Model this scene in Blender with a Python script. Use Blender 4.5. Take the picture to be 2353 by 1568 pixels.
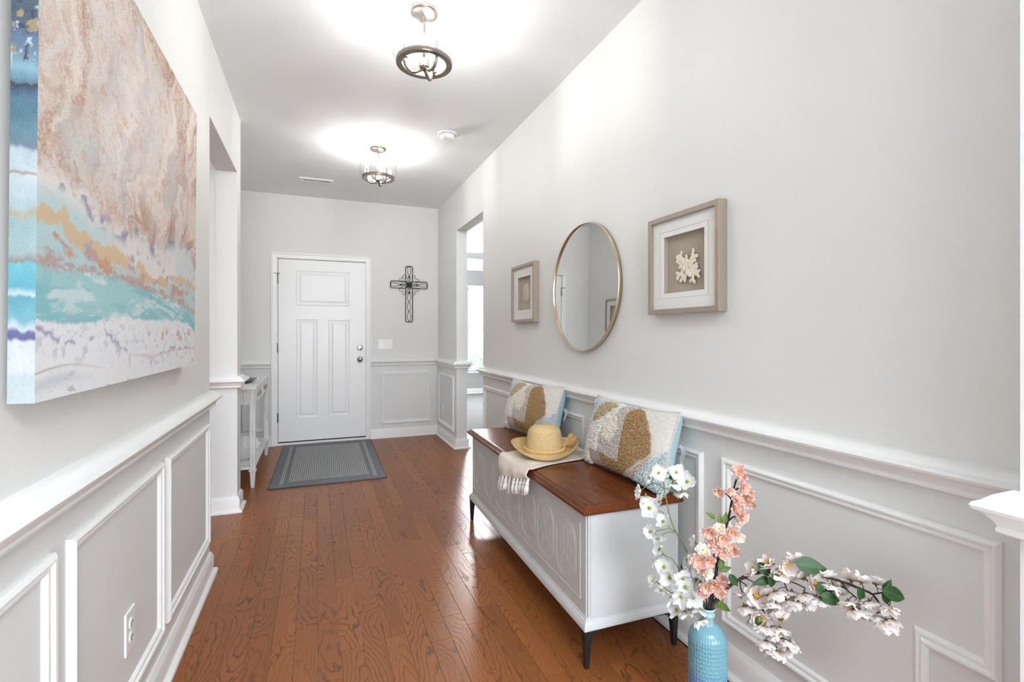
import bpy, bmesh, math, random
import numpy as np
from mathutils import Vector, Matrix, Euler, noise as mnoise

random.seed(7)
PI = math.pi
for o in list(bpy.data.objects):
    bpy.data.objects.remove(o, do_unlink=True)
S = bpy.context.scene
COL = S.collection

# ------------------------------------------------------------------ camera, sky, lights, exposure
F_PX, YAW, CAM_Z = 1130.0, math.radians(21.692), 1.218
cam = bpy.data.cameras.new('camera')
cam.sensor_fit = 'HORIZONTAL'
cam.sensor_width = 36.0
cam.lens = 36.0 * F_PX / 2353.0
cam.shift_x = 0.0
cam.shift_y = -16.5 / 2353.0
cam.clip_start = 0.02
cam_o = bpy.data.objects.new('camera', cam)
COL.objects.link(cam_o)
cam_o.location = (0, 0, CAM_Z)
cam_o.rotation_euler = (PI / 2, 0, -YAW)
S.camera = cam_o

S.view_settings.view_transform = 'Standard'
S.view_settings.look = 'None'
S.view_settings.exposure = 1.60
S.view_settings.gamma = 1.0
S.view_settings.use_curve_mapping = False
try:
    S.cycles.max_bounces = 10
    S.cycles.diffuse_bounces = 6
    S.cycles.glossy_bounces = 5
    S.cycles.transparent_max_bounces = 16
    S.cycles.caustics_reflective = False
    S.cycles.caustics_refractive = False
    S.cycles.sample_clamp_indirect = 4.0
    S.cycles.use_denoising = True
except Exception:
    pass

SKY_STRENGTH = 7.4
BULB_STRENGTH = 112.0
ROOM_FILL = 48.0

w = bpy.data.worlds.new('sky')
S.world = w
w.use_nodes = True
nt = w.node_tree
nt.nodes.clear()
n_out = nt.nodes.new('ShaderNodeOutputWorld')
n_bg = nt.nodes.new('ShaderNodeBackground')
n_bg.inputs['Strength'].default_value = SKY_STRENGTH
n_tc = nt.nodes.new('ShaderNodeTexCoord')
n_sep = nt.nodes.new('ShaderNodeSeparateXYZ')
n_rmp = nt.nodes.new('ShaderNodeValToRGB')
nt.links.new(n_tc.outputs['Generated'], n_sep.inputs[0])
nt.links.new(n_sep.outputs['Z'], n_rmp.inputs[0])
n_rmp.color_ramp.elements[0].position = 0.0
n_rmp.color_ramp.elements[0].color = (0.92, 0.96, 1.0, 1)
n_rmp.color_ramp.elements[1].position = 0.7
n_rmp.color_ramp.elements[1].color = (0.50, 0.70, 1.0, 1)
nt.links.new(n_rmp.outputs[0], n_bg.inputs[0])
nt.links.new(n_bg.outputs[0], n_out.inputs[0])


def area_lamp(name, loc, size_x, size_y, power, rot=(0, 0, 0), color=(1, 1, 1), portal=False, spread=PI):
    l = bpy.data.lights.new(name, 'AREA')
    l.shape = 'RECTANGLE'
    l.size, l.size_y = size_x, size_y
    l.energy = power
    l.color = color
    l.spread = spread
    if portal:
        try:
            l.cycles.is_portal = True
        except Exception:
            pass
    o = bpy.data.objects.new(name, l)
    COL.objects.link(o)
    o.location = loc
    o.rotation_euler = rot
    return o


# daylight through the windows of the rooms around the hall (portals guide the sky's light)
area_lamp('window_portal', (3.8, 9.72, 1.32), 2.1, 1.8, 1, (-PI / 2, 0, 0), portal=True)
area_lamp('window_portal', (0.4, -5.12, 1.45), 2.4, 1.6, 1, (PI / 2, 0, 0), portal=True)
# unseen fill lights added around the hall, besides the side room's ceiling lamp
area_lamp('living_room_fill', (0.5, -1.6, 2.70), 1.6, 1.6, ROOM_FILL, color=(0.90, 0.96, 1.0))  # added fill behind the camera, no fixture known there
area_lamp('side_room_lamp', (2.55, 4.3, 2.70), 0.5, 0.5, 5, color=(0.92, 0.97, 1.0))
area_lamp('side_room_glare_fill', (2.60, 8.9, 2.60), 0.5, 0.5, 85, Vector((-1.6, -5.9, -2.6)).to_track_quat('-Z', 'Y').to_euler(), (0.96, 0.98, 1.0))  # unseen light added and aimed to put glare on the hall floor
area_lamp('dining_room_fill', (-2.3, 2.3, 2.70), 0.8, 0.8, 5, color=(0.92, 0.97, 1.0))  # added fill that reaches the hall through the left opening


# ------------------------------------------------------------------ mesh helpers
class MB:
    """collects vertices and faces"""
    def __init__(s):
        s.v, s.f, s.m = [], [], []
        s.mi = 0

    def add(s, vs, fs):
        b = len(s.v)
        s.v += [tuple(p) for p in vs]
        for f in fs:
            s.f.append(tuple(b + i for i in f))
            s.m.append(s.mi)

    def box(s, a, b):
        x0, y0, z0 = [min(p, q) for p, q in zip(a, b)]
        x1, y1, z1 = [max(p, q) for p, q in zip(a, b)]
        s.add([(x0, y0, z0), (x1, y0, z0), (x1, y1, z0), (x0, y1, z0), (x0, y0, z1), (x1, y0, z1), (x1, y1, z1), (x0, y1, z1)],
              [(0, 3, 2, 1), (4, 5, 6, 7), (0, 1, 5, 4), (1, 2, 6, 5), (2, 3, 7, 6), (3, 0, 4, 7)])
        return s

    def cbox(s, a, b, c):
        """box with all its upper and side edges cut by c"""
        x0, y0, z0 = [min(p, q) for p, q in zip(a, b)]
        x1, y1, z1 = [max(p, q) for p, q in zip(a, b)]
        bm = bmesh.new()
        bmesh.ops.create_cube(bm, size=1, matrix=Matrix.Translation(((x0 + x1) / 2, (y0 + y1) / 2, (z0 + z1) / 2)) @ Matrix.Diagonal((x1 - x0, y1 - y0, z1 - z0, 1)))
        bmesh.ops.bevel(bm, geom=bm.edges[:], offset=c, segments=2, affect='EDGES', profile=0.5)
        s.bm(bm)
        return s

    def bm(s, bm, mat=None):
        bm.verts.index_update()
        vs = [(mat @ v.co if mat else v.co) for v in bm.verts]
        s.add(vs, [[v.index for v in f.verts] for f in bm.faces])
        bm.free()

    def mesh(s, other, mat):
        s.add([mat @ Vector(p) for p in other.v], other.f)

    def tube(s, pts, r, n=8, cap=True, closed=False, flat=1.0):
        """round bar along pts; r a number or one per point"""
        P = [Vector(p) for p in pts]
        N = len(P)
        rs = r if isinstance(r, (list, tuple)) else [r] * N
        rings = []
        up = None
        for i in range(N):
            if closed:
                t = (P[(i + 1) % N] - P[i - 1])
            else:
                t = P[min(i + 1, N - 1)] - P[max(i - 1, 0)]
            if t.length < 1e-9:
                t = Vector((0, 0, 1))
            t.normalize()
            if up is None:
                up = Vector((0, 0, 1)) if abs(t.z) < 0.9 else Vector((1, 0, 0))
            a = t.cross(up)
            if a.length < 1e-6:
                a = t.cross(Vector((0.3, 0.9, 0.2)))
            a.normalize()
            b = a.cross(t).normalized()
            up = b
            rings.append([P[i] + a * math.cos(2 * PI * k / n) * rs[i] + b * math.sin(2 * PI * k / n) * rs[i] * flat for k in range(n)])
        vs = [p for ring in rings for p in ring]
        fs = []
        M = N if closed else N - 1
        for i in range(M):
            j = (i + 1) % N
            for k in range(n):
                l = (k + 1) % n
                fs.append((i * n + k, i * n + l, j * n + l, j * n + k))
        if cap and not closed:
            fs.append(tuple(range(n - 1, -1, -1)))
            fs.append(tuple((N - 1) * n + k for k in range(n)))
        s.add(vs, fs)
        return s

    def lathe(s, prof, n=32, c=(0, 0, 0), mat=None, rfun=None, sx=1.0, sy=1.0, closed=False):
        """prof: (radius, height) from one end to the other, turned about z"""
        vs, fs = [], []
        for (r, z) in prof:
            for k in range(n):
                a = 2 * PI * k / n
                rr = max(r, 1e-5)
                if rfun:
                    rr = rfun(rr, z, a)
                p = Vector((c[0] + rr * math.cos(a) * sx, c[1] + rr * math.sin(a) * sy, c[2] + z))
                vs.append(mat @ p if mat else p)
        N = len(prof)
        for i in range(N if closed else N - 1):
            j = (i + 1) % N
            for k in range(n):
                l = (k + 1) % n
                fs.append((i * n + k, i * n + l, j * n + l, j * n + k))
        if closed:
            s.add(vs, fs)
            return s
        if prof[0][0] > 1e-4:
            fs.append(tuple(range(n - 1, -1, -1)))
        if prof[-1][0] > 1e-4:
            fs.append(tuple((len(prof) - 1) * n + k for k in range(n)))
        s.add(vs, fs)
        return s

    def ball(s, c, r, seg=12, rings=8, sc=(1, 1, 1), mat=None):
        prof = [(math.sin(PI * i / rings), -math.cos(PI * i / rings)) for i in range(rings + 1)]
        vs, fs = [], []
        n = seg
        for (q, z) in prof:
            for k in range(n):
                a = 2 * PI * k / n
                p = Vector((q * math.cos(a) * r * sc[0], q * math.sin(a) * r * sc[1], z * r * sc[2]))
                p = (mat @ p) if mat else p
                vs.append(p + Vector(c))
        for i in range(rings):
            for k in range(n):
                l = (k + 1) % n
                fs.append((i * n + k, i * n + l, (i + 1) * n + l, (i + 1) * n + k))
        s.add(vs, fs)
        return s

    def sweep_plan(s, path, prof, side=1.0, closed=False, cap=True):
        """moulding along a plan path (x, y); prof: (out, z); side +1 = to the left of the path"""
        P = [Vector((p[0], p[1])) for p in path]
        N = len(P)
        vs = []
        for i in range(N):
            d1 = (P[i] - P[i - 1]) if (i > 0 or closed) else (P[1] - P[0])
            d2 = (P[(i + 1) % N] - P[i]) if (i < N - 1 or closed) else d1
            d1 = d1.normalized()
            d2 = d2.normalized()
            n1 = Vector((-d1.y, d1.x)) * side
            n2 = Vector((-d2.y, d2.x)) * side
            m = (n1 + n2) / (1 + n1.dot(n2))
            for (o, z) in prof:
                q = P[i] + m * o
                vs.append((q.x, q.y, z))
        n = len(prof)
        fs = []
        for i in range(N if closed else N - 1):
            j = (i + 1) % N
            for k in range(n - 1):
                fs.append((i * n + k, i * n + k + 1, j * n + k + 1, j * n + k))
            fs.append((i * n + n - 1, i * n, j * n, j * n + n - 1))
        if cap and not closed:
            fs.append(tuple(range(n)))
            fs.append(tuple((N - 1) * n + k for k in range(n - 1, -1, -1)))
        s.add(vs, fs)
        return s

    def sweep_wall(s, path, prof, O, A, B, Nn, inward=1.0, closed=True):
        """closed moulding on a wall: path (a, b) counter-clockwise in the wall, prof (inward offset, proud)"""
        O, A, B, Nn = Vector(O), Vector(A), Vector(B), Vector(Nn)
        P = [Vector(p) for p in path]
        N = len(P)
        vs = []
        for i in range(N):
            d1 = (P[i] - P[i - 1]).normalized() if (i > 0 or closed) else (P[1] - P[0]).normalized()
            d2 = (P[(i + 1) % N] - P[i]).normalized() if (i < N - 1 or closed) else d1
            n1 = Vector((-d1.y, d1.x)) * inward
            n2 = Vector((-d2.y, d2.x)) * inward
            m = (n1 + n2) / (1 + n1.dot(n2))
            for (o, h) in prof:
                q = P[i] + m * o
                vs.append(O + A * q.x + B * q.y + Nn * h)
        n = len(prof)
        fs = []
        for i in range(N if closed else N - 1):
            j = (i + 1) % N
            for k in range(n - 1):
                fs.append((i * n + k, i * n + k + 1, j * n + k + 1, j * n + k))
            fs.append((i * n + n - 1, i * n, j * n, j * n + n - 1))
        s.add(vs, fs)
        return s

    def grid(s, fn, nu, nv, closed_u=False):
        vs = [fn(i / (nu if closed_u else nu - 1), j / (nv - 1)) for j in range(nv) for i in range(nu)]
        fs = []
        for j in range(nv - 1):
            for i in range(nu if closed_u else nu - 1):
                k = (i + 1) % nu
                fs.append((j * nu + i, j * nu + k, (j + 1) * nu + k, (j + 1) * nu + i))
        s.add(vs, fs)
        return s


def me(mb, name, mats, smooth=False, fix=True, angle=None):
    m = bpy.data.meshes.new(name)
    m.from_pydata(mb.v, [], mb.f)
    if not isinstance(mats, (list, tuple)):
        mats = [mats]
    for k in mats:
        m.materials.append(k)
    if len(mats) > 1:
        m.polygons.foreach_set('material_index', mb.m)
    if fix:
        bm = bmesh.new()
        bm.from_mesh(m)
        bmesh.ops.recalc_face_normals(bm, faces=bm.faces[:])
        if angle is not None:
            for e in bm.edges:
                if len(e.link_faces) == 2 and e.calc_face_angle(0.0) > math.radians(angle):
                    e.smooth = False
        bm.to_mesh(m)
        bm.free()
    if smooth or angle is not None:
        m.polygons.foreach_set('use_smooth', [True] * len(m.polygons))
    m.update()
    return m


def obj(name, mb, mats, parent=None, loc=None, rot=None, smooth=False, fix=True, angle=None):
    m = mb if isinstance(mb, bpy.types.Mesh) else me(mb, name, mats, smooth, fix, angle)
    o = bpy.data.objects.new(name, m)
    COL.objects.link(o)
    if parent:
        o.parent = parent
    if loc is not None:
        o.location = loc
    if rot is not None:
        o.rotation_euler = rot
    return o


def tag(o, label, cat, group=None):
    o['label'] = label
    o['category'] = cat
    if group:
        o['group'] = group
    return o


def thing(name, label, cat, loc=(0, 0, 0), rot=(0, 0, 0), group=None):
    o = bpy.data.objects.new(name, None)
    o.empty_display_size = 0.05
    COL.objects.link(o)
    o.location = loc
    o.rotation_euler = rot
    return tag(o, label, cat, group)


def struct(name, mb, mats, label=None, **k):
    o = obj(name, mb, mats, **k)
    o['kind'] = 'structure'
    if label:
        o['label'] = label
    return o


def dup(root, loc=None, rot=None, label=None):
    r = root.copy()
    COL.objects.link(r)
    if loc is not None:
        r.location = loc
    if rot is not None:
        r.rotation_euler = rot
    if label:
        r['label'] = label
    for ch in list(root.children):
        c = ch.copy()
        COL.objects.link(c)
        c.parent = r
        for g in list(ch.children):
            d = g.copy()
            COL.objects.link(d)
            d.parent = c
    return r


# ------------------------------------------------------------------ materials
def srgb(r, g, b):
    f = lambda c: (c / 255) / 12.92 if c / 255 <= 0.04045 else ((c / 255 + 0.055) / 1.055) ** 2.4
    return (f(r), f(g), f(b))


def c4(c):
    return (c[0], c[1], c[2], 1.0)


class NT:
    def __init__(s, name):
        s.mat = bpy.data.materials.new(name)
        s.mat.use_nodes = True
        s.t = s.mat.node_tree
        s.b = s.t.nodes['Principled BSDF']
        s.out = s.t.nodes['Material Output']

    def n(s, kind, **props):
        nd = s.t.nodes.new('ShaderNode' + kind)
        for k, v in props.items():
            setattr(nd, k, v)
        return nd

    def l(s, a, b):
        s.t.links.new(a, b)

    def set(s, sock, v):
        if hasattr(v, 'is_output'):
            s.l(v, sock)
        else:
            sock.default_value = v

    def math(s, op, a, b=0.0, c=0.0):
        nd = s.n('Math', operation=op)
        s.set(nd.inputs[0], a)
        s.set(nd.inputs[1], b)
        if len(nd.inputs) > 2:
            s.set(nd.inputs[2], c)
        return nd.outputs[0]

    def coord(s, which='Object'):
        return s.n('TexCoord').outputs[which]

    def mapping(s, vec, scale=(1, 1, 1), loc=(0, 0, 0), rot=(0, 0, 0)):
        nd = s.n('Mapping')
        s.l(vec, nd.inputs[0])
        s.set(nd.inputs['Location'], loc)
        s.set(nd.inputs['Rotation'], rot)
        s.set(nd.inputs['Scale'], scale)
        return nd.outputs[0]

    def noise(s, vec, scale=5.0, detail=2.0, rough=0.5, dist=0.0, out='Fac'):
        nd = s.n('TexNoise')
        s.l(vec, nd.inputs['Vector'])
        nd.inputs['Scale'].default_value = scale
        nd.inputs['Detail'].default_value = detail
        nd.inputs['Roughness'].default_value = rough
        nd.inputs['Distortion'].default_value = dist
        return nd.outputs[out]

    def ramp(s, fac, stops, interp='LINEAR'):
        nd = s.n('ValToRGB')
        s.set(nd.inputs[0], fac)
        cr = nd.color_ramp
        cr.interpolation = interp
        while len(cr.elements) > 1:
            cr.elements.remove(cr.elements[-1])
        for i, (p, c) in enumerate(stops):
            if not isinstance(c, (tuple, list)):
                c = (c, c, c)
            e = cr.elements[0] if i == 0 else cr.elements.new(p)
            e.position = p
            e.color = c4(c)
        return nd.outputs[0]

    def mix(s, fac, a, b, mode='MIX'):
        nd = s.n('Mix', data_type='RGBA', blend_type=mode)
        s.set(nd.inputs[0], fac)
        for sock, v in ((nd.inputs[6], a), (nd.inputs[7], b)):
            if isinstance(v, (tuple, list)):
                v = c4(v)
            s.set(sock, v)
        return nd.outputs[2]

    def bump(s, h, strength=0.2, dist=0.01):
        nd = s.n('Bump')
        s.l(h, nd.inputs['Height'])
        nd.inputs['Strength'].default_value = strength
        nd.inputs['Distance'].default_value = dist
        s.l(nd.outputs[0], s.b.inputs['Normal'])

    def p(s, color=None, rough=None, metal=None, spec=None, coat=None, coat_rough=None, sheen=None, trans=None, ior=None, sub=None):
        for key, v in (('Base Color', color), ('Roughness', rough), ('Metallic', metal), ('Specular IOR Level', spec), ('Coat Weight', coat),
                       ('Coat Roughness', coat_rough), ('Sheen Weight', sheen), ('Transmission Weight', trans), ('IOR', ior), ('Subsurface Weight', sub)):
            if v is None:
                continue
            if isinstance(v, (tuple, list)):
                v = c4(v)
            s.set(s.b.inputs[key], v)
        return s.mat


def plain(name, color, rough=0.5, metal=0.0, spec=0.5, grain=0.03, scale=40.0, bump=0.0, coat=0.0):
    """a paint, plastic or metal with faint uneven colour and relief"""
    t = NT(name)
    co = t.coord()
    nz = t.noise(co, scale, 3)
    lo = tuple(c * (1 - grain) for c in color)
    hi = tuple(min(1, c * (1 + grain)) for c in color)
    t.p(t.mix(nz, lo, hi), rough, metal, spec, coat)
    if bump:
        t.bump(nz, bump, 0.002)
    return t.mat


def wall_paint(name, upper, lower):
    """two paints meeting under the chair rail"""
    t = NT(name)
    g = t.n('NewGeometry')
    sep = t.n('SeparateXYZ')
    t.l(g.outputs['Position'], sep.inputs[0])
    k = t.math('GREATER_THAN', sep.outputs['Z'], 0.88)
    t.p(t.mix(k, lower, upper), 0.6, 0, 0.3)
    nz = t.noise(g.outputs['Position'], 260, 3)
    t.bump(nz, 0.06, 0.002)
    return t.mat


UP, LOW = (0.750, 0.746, 0.730), (0.735, 0.742, 0.734)
M_WALL = wall_paint('wall_paint', UP, LOW)
M_PLAINWALL = plain('room_wall_paint', UP, 0.7, grain=0.01, scale=3)
M_CEIL = plain('ceiling_paint', (0.85, 0.865, 0.87), 0.85, spec=0.15, grain=0.012, scale=120, bump=0.08)
M_TRIM = plain('trim_paint', (0.84, 0.84, 0.835), 0.34, spec=0.45, grain=0.012, scale=30)
M_DOOR = plain('door_paint', (0.86, 0.86, 0.86), 0.32, spec=0.45, grain=0.008, scale=20)
M_WHITE = plain('white_plastic', (0.86, 0.86, 0.85), 0.35, grain=0.01)
M_DARK = plain('dark_gap', (0.02, 0.018, 0.016), 0.8, spec=0.1, grain=0.2)
M_BLACK = plain('black_iron', (0.014, 0.013, 0.013), 0.45, spec=0.4, grain=0.2, scale=80, bump=0.1)
M_NICKEL = plain('brushed_nickel', (0.30, 0.265, 0.23), 0.28, metal=1.0, grain=0.06, scale=90)
M_CHROME = plain('polished_nickel', (0.62, 0.60, 0.58), 0.14, metal=1.0, grain=0.03)
M_BRASS = plain('satin_brass', (0.60, 0.50, 0.35), 0.28, metal=1.0, grain=0.05, scale=60)
M_MIRROR = plain('mirror_silver', (0.86, 0.87, 0.87), 0.01, metal=1.0, grain=0.0)
M_SILVER = plain('hammered_silver', (0.40, 0.40, 0.38), 0.25, metal=1.0, grain=0.15, scale=60, bump=0.4)


def glass_thin(name, tint=(1, 1, 1), rough=0.02, base=0.04, edge=0.5):
    t = NT(name)
    tr = t.n('BsdfTransparent')
    tr.inputs[0].default_value = c4(tint)
    gl = t.n('BsdfGlossy')
    gl.inputs['Roughness'].default_value = rough
    lw = t.n('LayerWeight')
    lw.inputs['Blend'].default_value = 0.5
    fr = t.math('ADD', base, t.math('MULTIPLY', t.math('POWER', lw.outputs['Facing'], 4.0), edge))
    mx = t.n('MixShader')
    t.l(fr, mx.inputs[0])
    t.l(tr.outputs[0], mx.inputs[1])
    t.l(gl.outputs[0], mx.inputs[2])
    t.l(mx.outputs[0], t.out.inputs[0])
    t.t.nodes.remove(t.b)
    return t.mat


M_GLASS = glass_thin('clear_glass')
M_PANE = glass_thin('window_glass', (0.97, 0.99, 0.99))
M_PICGLASS = glass_thin('picture_glass', (0.99, 0.99, 0.99), 0.01, 0.012, 0.12)


def emit(name, color, strength):
    t = NT(name)
    t.b.inputs['Base Color'].default_value = c4(color)
    t.b.inputs['Emission Color'].default_value = c4(color)
    t.b.inputs['Emission Strength'].default_value = strength
    return t.mat


M_BULB = emit('lit_bulb', (1.0, 0.975, 0.945), BULB_STRENGTH)


def oak_floor(name, per_object=True):
    """stained oak: cathedral figure from the contour lines of a stretched, warped field"""
    t = NT(name)
    co = t.coord('Object')
    oi = t.n('ObjectInfo')
    if per_object:
        mul = t.n('VectorMath', operation='SCALE')
        cmb = t.n('CombineXYZ')
        t.l(oi.outputs['Random'], cmb.inputs[0])
        t.l(t.math('MULTIPLY', oi.outputs['Random'], 3.7), cmb.inputs[1])
        t.l(t.math('MULTIPLY', oi.outputs['Random'], 9.1), cmb.inputs[2])
        t.l(cmb.outputs[0], mul.inputs[0])
        mul.inputs['Scale'].default_value = 37.0
        ad = t.n('VectorMath', operation='ADD')
        t.l(co, ad.inputs[0])
        t.l(mul.outputs[0], ad.inputs[1])
        co = ad.outputs[0]
    # zig-zag warp along the grain
    wz = t.noise(t.mapping(co, (34, 15, 1)), 1.0, 2, 0.55)
    field = t.noise(t.mapping(co, (6.5, 1.5, 0.6)), 1.0, 1.0, 0.3)
    f2 = t.math('ADD', field, t.math('MULTIPLY', t.math('SUBTRACT', wz, 0.5), 0.060))
    rings = t.math('FRACT', t.math('MULTIPLY', f2, 26.0))
    line = t.ramp(rings, [(0.0, 0.0), (0.44, 0.06), (0.57, 0.85), (0.63, 1.0), (0.68, 0.8), (0.72, 0.0), (1.0, 0.0)])
    sub = t.noise(t.mapping(co, (8, 2.5, 1)), 1.0, 2)
    line = t.math('MULTIPLY', line, t.ramp(sub, [(0.30, 0.25), (0.55, 1.0)]))
    pores = t.noise(t.mapping(co, (420, 14, 1)), 1.0, 2, 0.6)
    tone = t.math('ADD', t.math('MULTIPLY', oi.outputs['Random'], 0.55), t.math('MULTIPLY', sub, 0.45))
    base = t.ramp(tone, [(0.0, (0.215, 0.071, 0.019)), (0.5, (0.275, 0.093, 0.026)), (1.0, (0.345, 0.117, 0.034))])
    base = t.mix(t.math('MULTIPLY', t.ramp(pores, [(0.45, 0.0), (0.75, 1.0)]), 0.22), base, (0.10, 0.036, 0.012))
    col = t.mix(t.math('MULTIPLY', line, 0.72), base, (0.062, 0.027, 0.012))
    t.p(col, 0.30, 0, 0.34)
    t.set(t.b.inputs['Roughness'], t.math('ADD', 0.34, t.math('MULTIPLY', line, 0.10)))
    t.bump(t.math('ADD', t.math('MULTIPLY', line, -0.6), t.math('MULTIPLY', pores, 0.2)), 0.10, 0.002)
    return t.mat


M_OAK = oak_floor('stained_oak')
M_GAP = plain('floor_joint', (0.16, 0.075, 0.035), 0.7, grain=0.2)


def lid_wood(name):
    t = NT(name)
    co = t.coord('Object')
    st = t.noise(t.mapping(co, (46, 3.0, 40)), 1.0, 4, 0.6, 0.6)
    bl = t.noise(t.mapping(co, (5, 1.6, 5)), 1.0, 2)
    a = t.ramp(st, [(0.2, (0.075, 0.019, 0.005)), (0.5, (0.140, 0.037, 0.009)), (0.8, (0.205, 0.060, 0.015))])
    b = t.mix(t.math('MULTIPLY', bl, 0.35), a, (0.085, 0.022, 0.007))
    t.p(b, 0.20, 0, 0.22)
    t.bump(st, 0.05, 0.001)
    return t.mat


M_LID = lid_wood('walnut_stain')
M_CHEST = plain('chest_paint', (0.565, 0.580, 0.578), 0.42, grain=0.02, scale=14, bump=0.03)
M_CHESTEND = M_CHEST


def fabric(name, c1, c2, scale=300.0, rough=0.95, bump=0.4, stripe=None):
    t = NT(name)
    co = t.coord('Object')
    nz = t.noise(t.mapping(co, stripe or (1, 1, 1)), scale, 3, 0.65)
    t.p(t.mix(t.ramp(nz, [(0.35, 0.0), (0.65, 1.0)]), c1, c2), rough, 0, 0.15, sheen=0.25)
    t.bump(nz, bump, 0.003)
    return t.mat

# ------------------------------------------------------------------ the setting: walls, ceiling, floor
XL, XR, YF, CE = -0.504, 1.378, 5.905, 2.74
JL, XLB = 2.887, -0.631        # near jamb of the left opening, far face of the left wall
PY0, PY1 = 3.825, 3.983        # pier
XF = -0.80                     # left wall of the foyer
OR0, OR1, XRB = 4.161, 5.053, 1.493   # right opening, far face of the right wall
YB = 9.58                      # window wall of the side room

b = MB()
b.box((XLB, 0.30, 0), (XL, JL, CE))
b.box((XLB, JL, 2.325), (XL, PY0, CE))
b.box((XLB, PY0, 0), (XL, PY1, CE))
struct('wall_left', b, M_WALL, 'left wall of the hall with an opening and a pier')
b = MB()
b.box((-4.1, 3.845, 0), (XLB, PY1, CE))
struct('wall_partition', b, M_WALL, 'wall beyond the left opening')
b = MB()
b.box((XR, 0.30, 0), (XRB, OR0, CE))
b.box((XR, OR0, 2.31), (XRB, OR1, CE))
b.box((XR, OR1, 0), (XRB, YB, CE))
b.box((1.193, 0.30, 0), (XR, 0.491, CE))
struct('wall_right', b, M_WALL, 'right wall of the hall with an opening to a carpeted room')
b = MB()
b.box((XF - 0.13, YF, 0), (-0.402, 6.055, CE))
b.box((0.548, YF, 0), (XR, 6.055, CE))
b.box((-0.402, YF, 2.055), (0.548, 6.055, CE))
struct('wall_front', b, M_WALL, 'end wall of the hall with the front door')
b = MB()
b.box((XF - 0.13, PY1, 0), (XF, YF, CE))
struct('wall_foyer', b, M_WALL, 'left wall of the foyer behind the console table')
b = MB()
b.box((XRB, YB, 0), (2.84, YB + 0.15, CE))
b.box((4.86, YB, 0), (5.1, YB + 0.15, CE))
b.box((2.84, YB, 0), (4.86, YB + 0.15, 0.445))
b.box((2.84, YB, 2.20), (4.86, YB + 0.15, CE))
b.box((5.0, 1.0, 0), (5.1, YB, CE))
b.box((XRB, 0.9, 0), (5.1, 1.0, CE))
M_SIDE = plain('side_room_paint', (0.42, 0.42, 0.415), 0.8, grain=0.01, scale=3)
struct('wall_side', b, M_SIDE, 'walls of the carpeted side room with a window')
b = MB()
b.box((-3.6, -5.12, 0), (-0.8, -5.0, CE))
b.box((1.6, -5.12, 0), (4.6, -5.0, CE))
b.box((-0.8, -5.12, 0), (1.6, -5.0, 0.65))
b.box((-0.8, -5.12, 2.25), (1.6, -5.0, CE))
b.box((-3.7, -5.0, 0), (-3.6, 0.30, CE))
b.box((4.6, -5.0, 0), (4.7, 0.30, CE))
b.box((-3.6, 0.18, 0), (XLB, 0.30, CE))
b.box((XR, 0.18, 0), (4.6, 0.30, CE))
struct('wall_back', b, M_PLAINWALL, 'walls of the living room behind the hall')
b = MB()
b.box((-4.2, 0.30, 0), (-4.1, PY1, CE))
struct('wall_dining', b, M_PLAINWALL, 'far wall of the room beyond the left opening')
b = MB()
b.box((-4.2, -5.2, CE), (1.43, YB + 0.2, CE + 0.1))
b.box((1.43, -5.2, CE), (5.2, 0.95, CE + 0.1))
struct('ceiling', b, M_CEIL, 'white ceiling')
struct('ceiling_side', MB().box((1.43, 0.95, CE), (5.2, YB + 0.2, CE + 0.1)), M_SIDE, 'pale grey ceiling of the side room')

# floor: a base with every oak plank laid on it as a piece of its own
ROW_W, ROW_0 = 0.0833, 0.004
M_BASEWOOD = oak_floor('oak_boards_beyond', False)
b = MB()
b.box((-4.2, 0.95, -0.05), (1.754, 6.1, -0.012))
b.mi = 1
b.box((-4.2, 0.30, -0.05), (5.2, 0.95, 0.0))
b.mi = 2
b.box((-4.2, -5.2, -0.05), (5.2, 0.30, 0.0))
b.mi = 1
b.box((-4.2, 0.95, -0.012), (-0.829, PY0 + 0.1, 0.0))
floor = struct('floor', b, [M_GAP, M_BASEWOOD, plain('neutral_bounce_floor', (0.48, 0.47, 0.46), 0.95, grain=0.1)], 'brown oak floor')  # unseen living room floor, neutral grey put in to cut red bounce

rnd = random.Random(11)
known = {-3: [2.515], -1: [2.212], -2: [3.06], 1: [2.595], 3: [2.017], 4: [2.339], 6: [2.92], 8: [2.76], 9: [3.29],
         7: [1.982], 10: [2.598], 11: [3.56], -6: [3.333], 14: [1.42], 2: [3.17], 5: [3.72]}


def plank(x0, x1, y0, y1):
    g = 0.0004
    x0 += g; x1 -= g; y0 += g; y1 -= g
    cx, cy = (x0 + x1) / 2, (y0 + y1) / 2
    c = 0.0010
    a, d = (x1 - x0) / 2, (y1 - y0) / 2
    vs = []
    for (ix, iy, z) in ((0, 0, -0.012), (0, 0, -c * 0.6), (c, c, 0.0)):
        vs += [(-a + ix, -d + iy, z), (a - ix, -d + iy, z), (a - ix, d - iy, z), (-a + ix, d - iy, z)]
    fs = [(8, 9, 10, 11)]
    for k in range(4):
        l = (k + 1) % 4
        fs += [(k, l, 4 + l, 4 + k), (4 + k, 4 + l, 8 + l, 8 + k)]
    m = MB()
    m.add(vs, fs)
    obj('floor_plank', m, M_OAK, floor, loc=(cx, cy, 0), fix=False)


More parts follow.
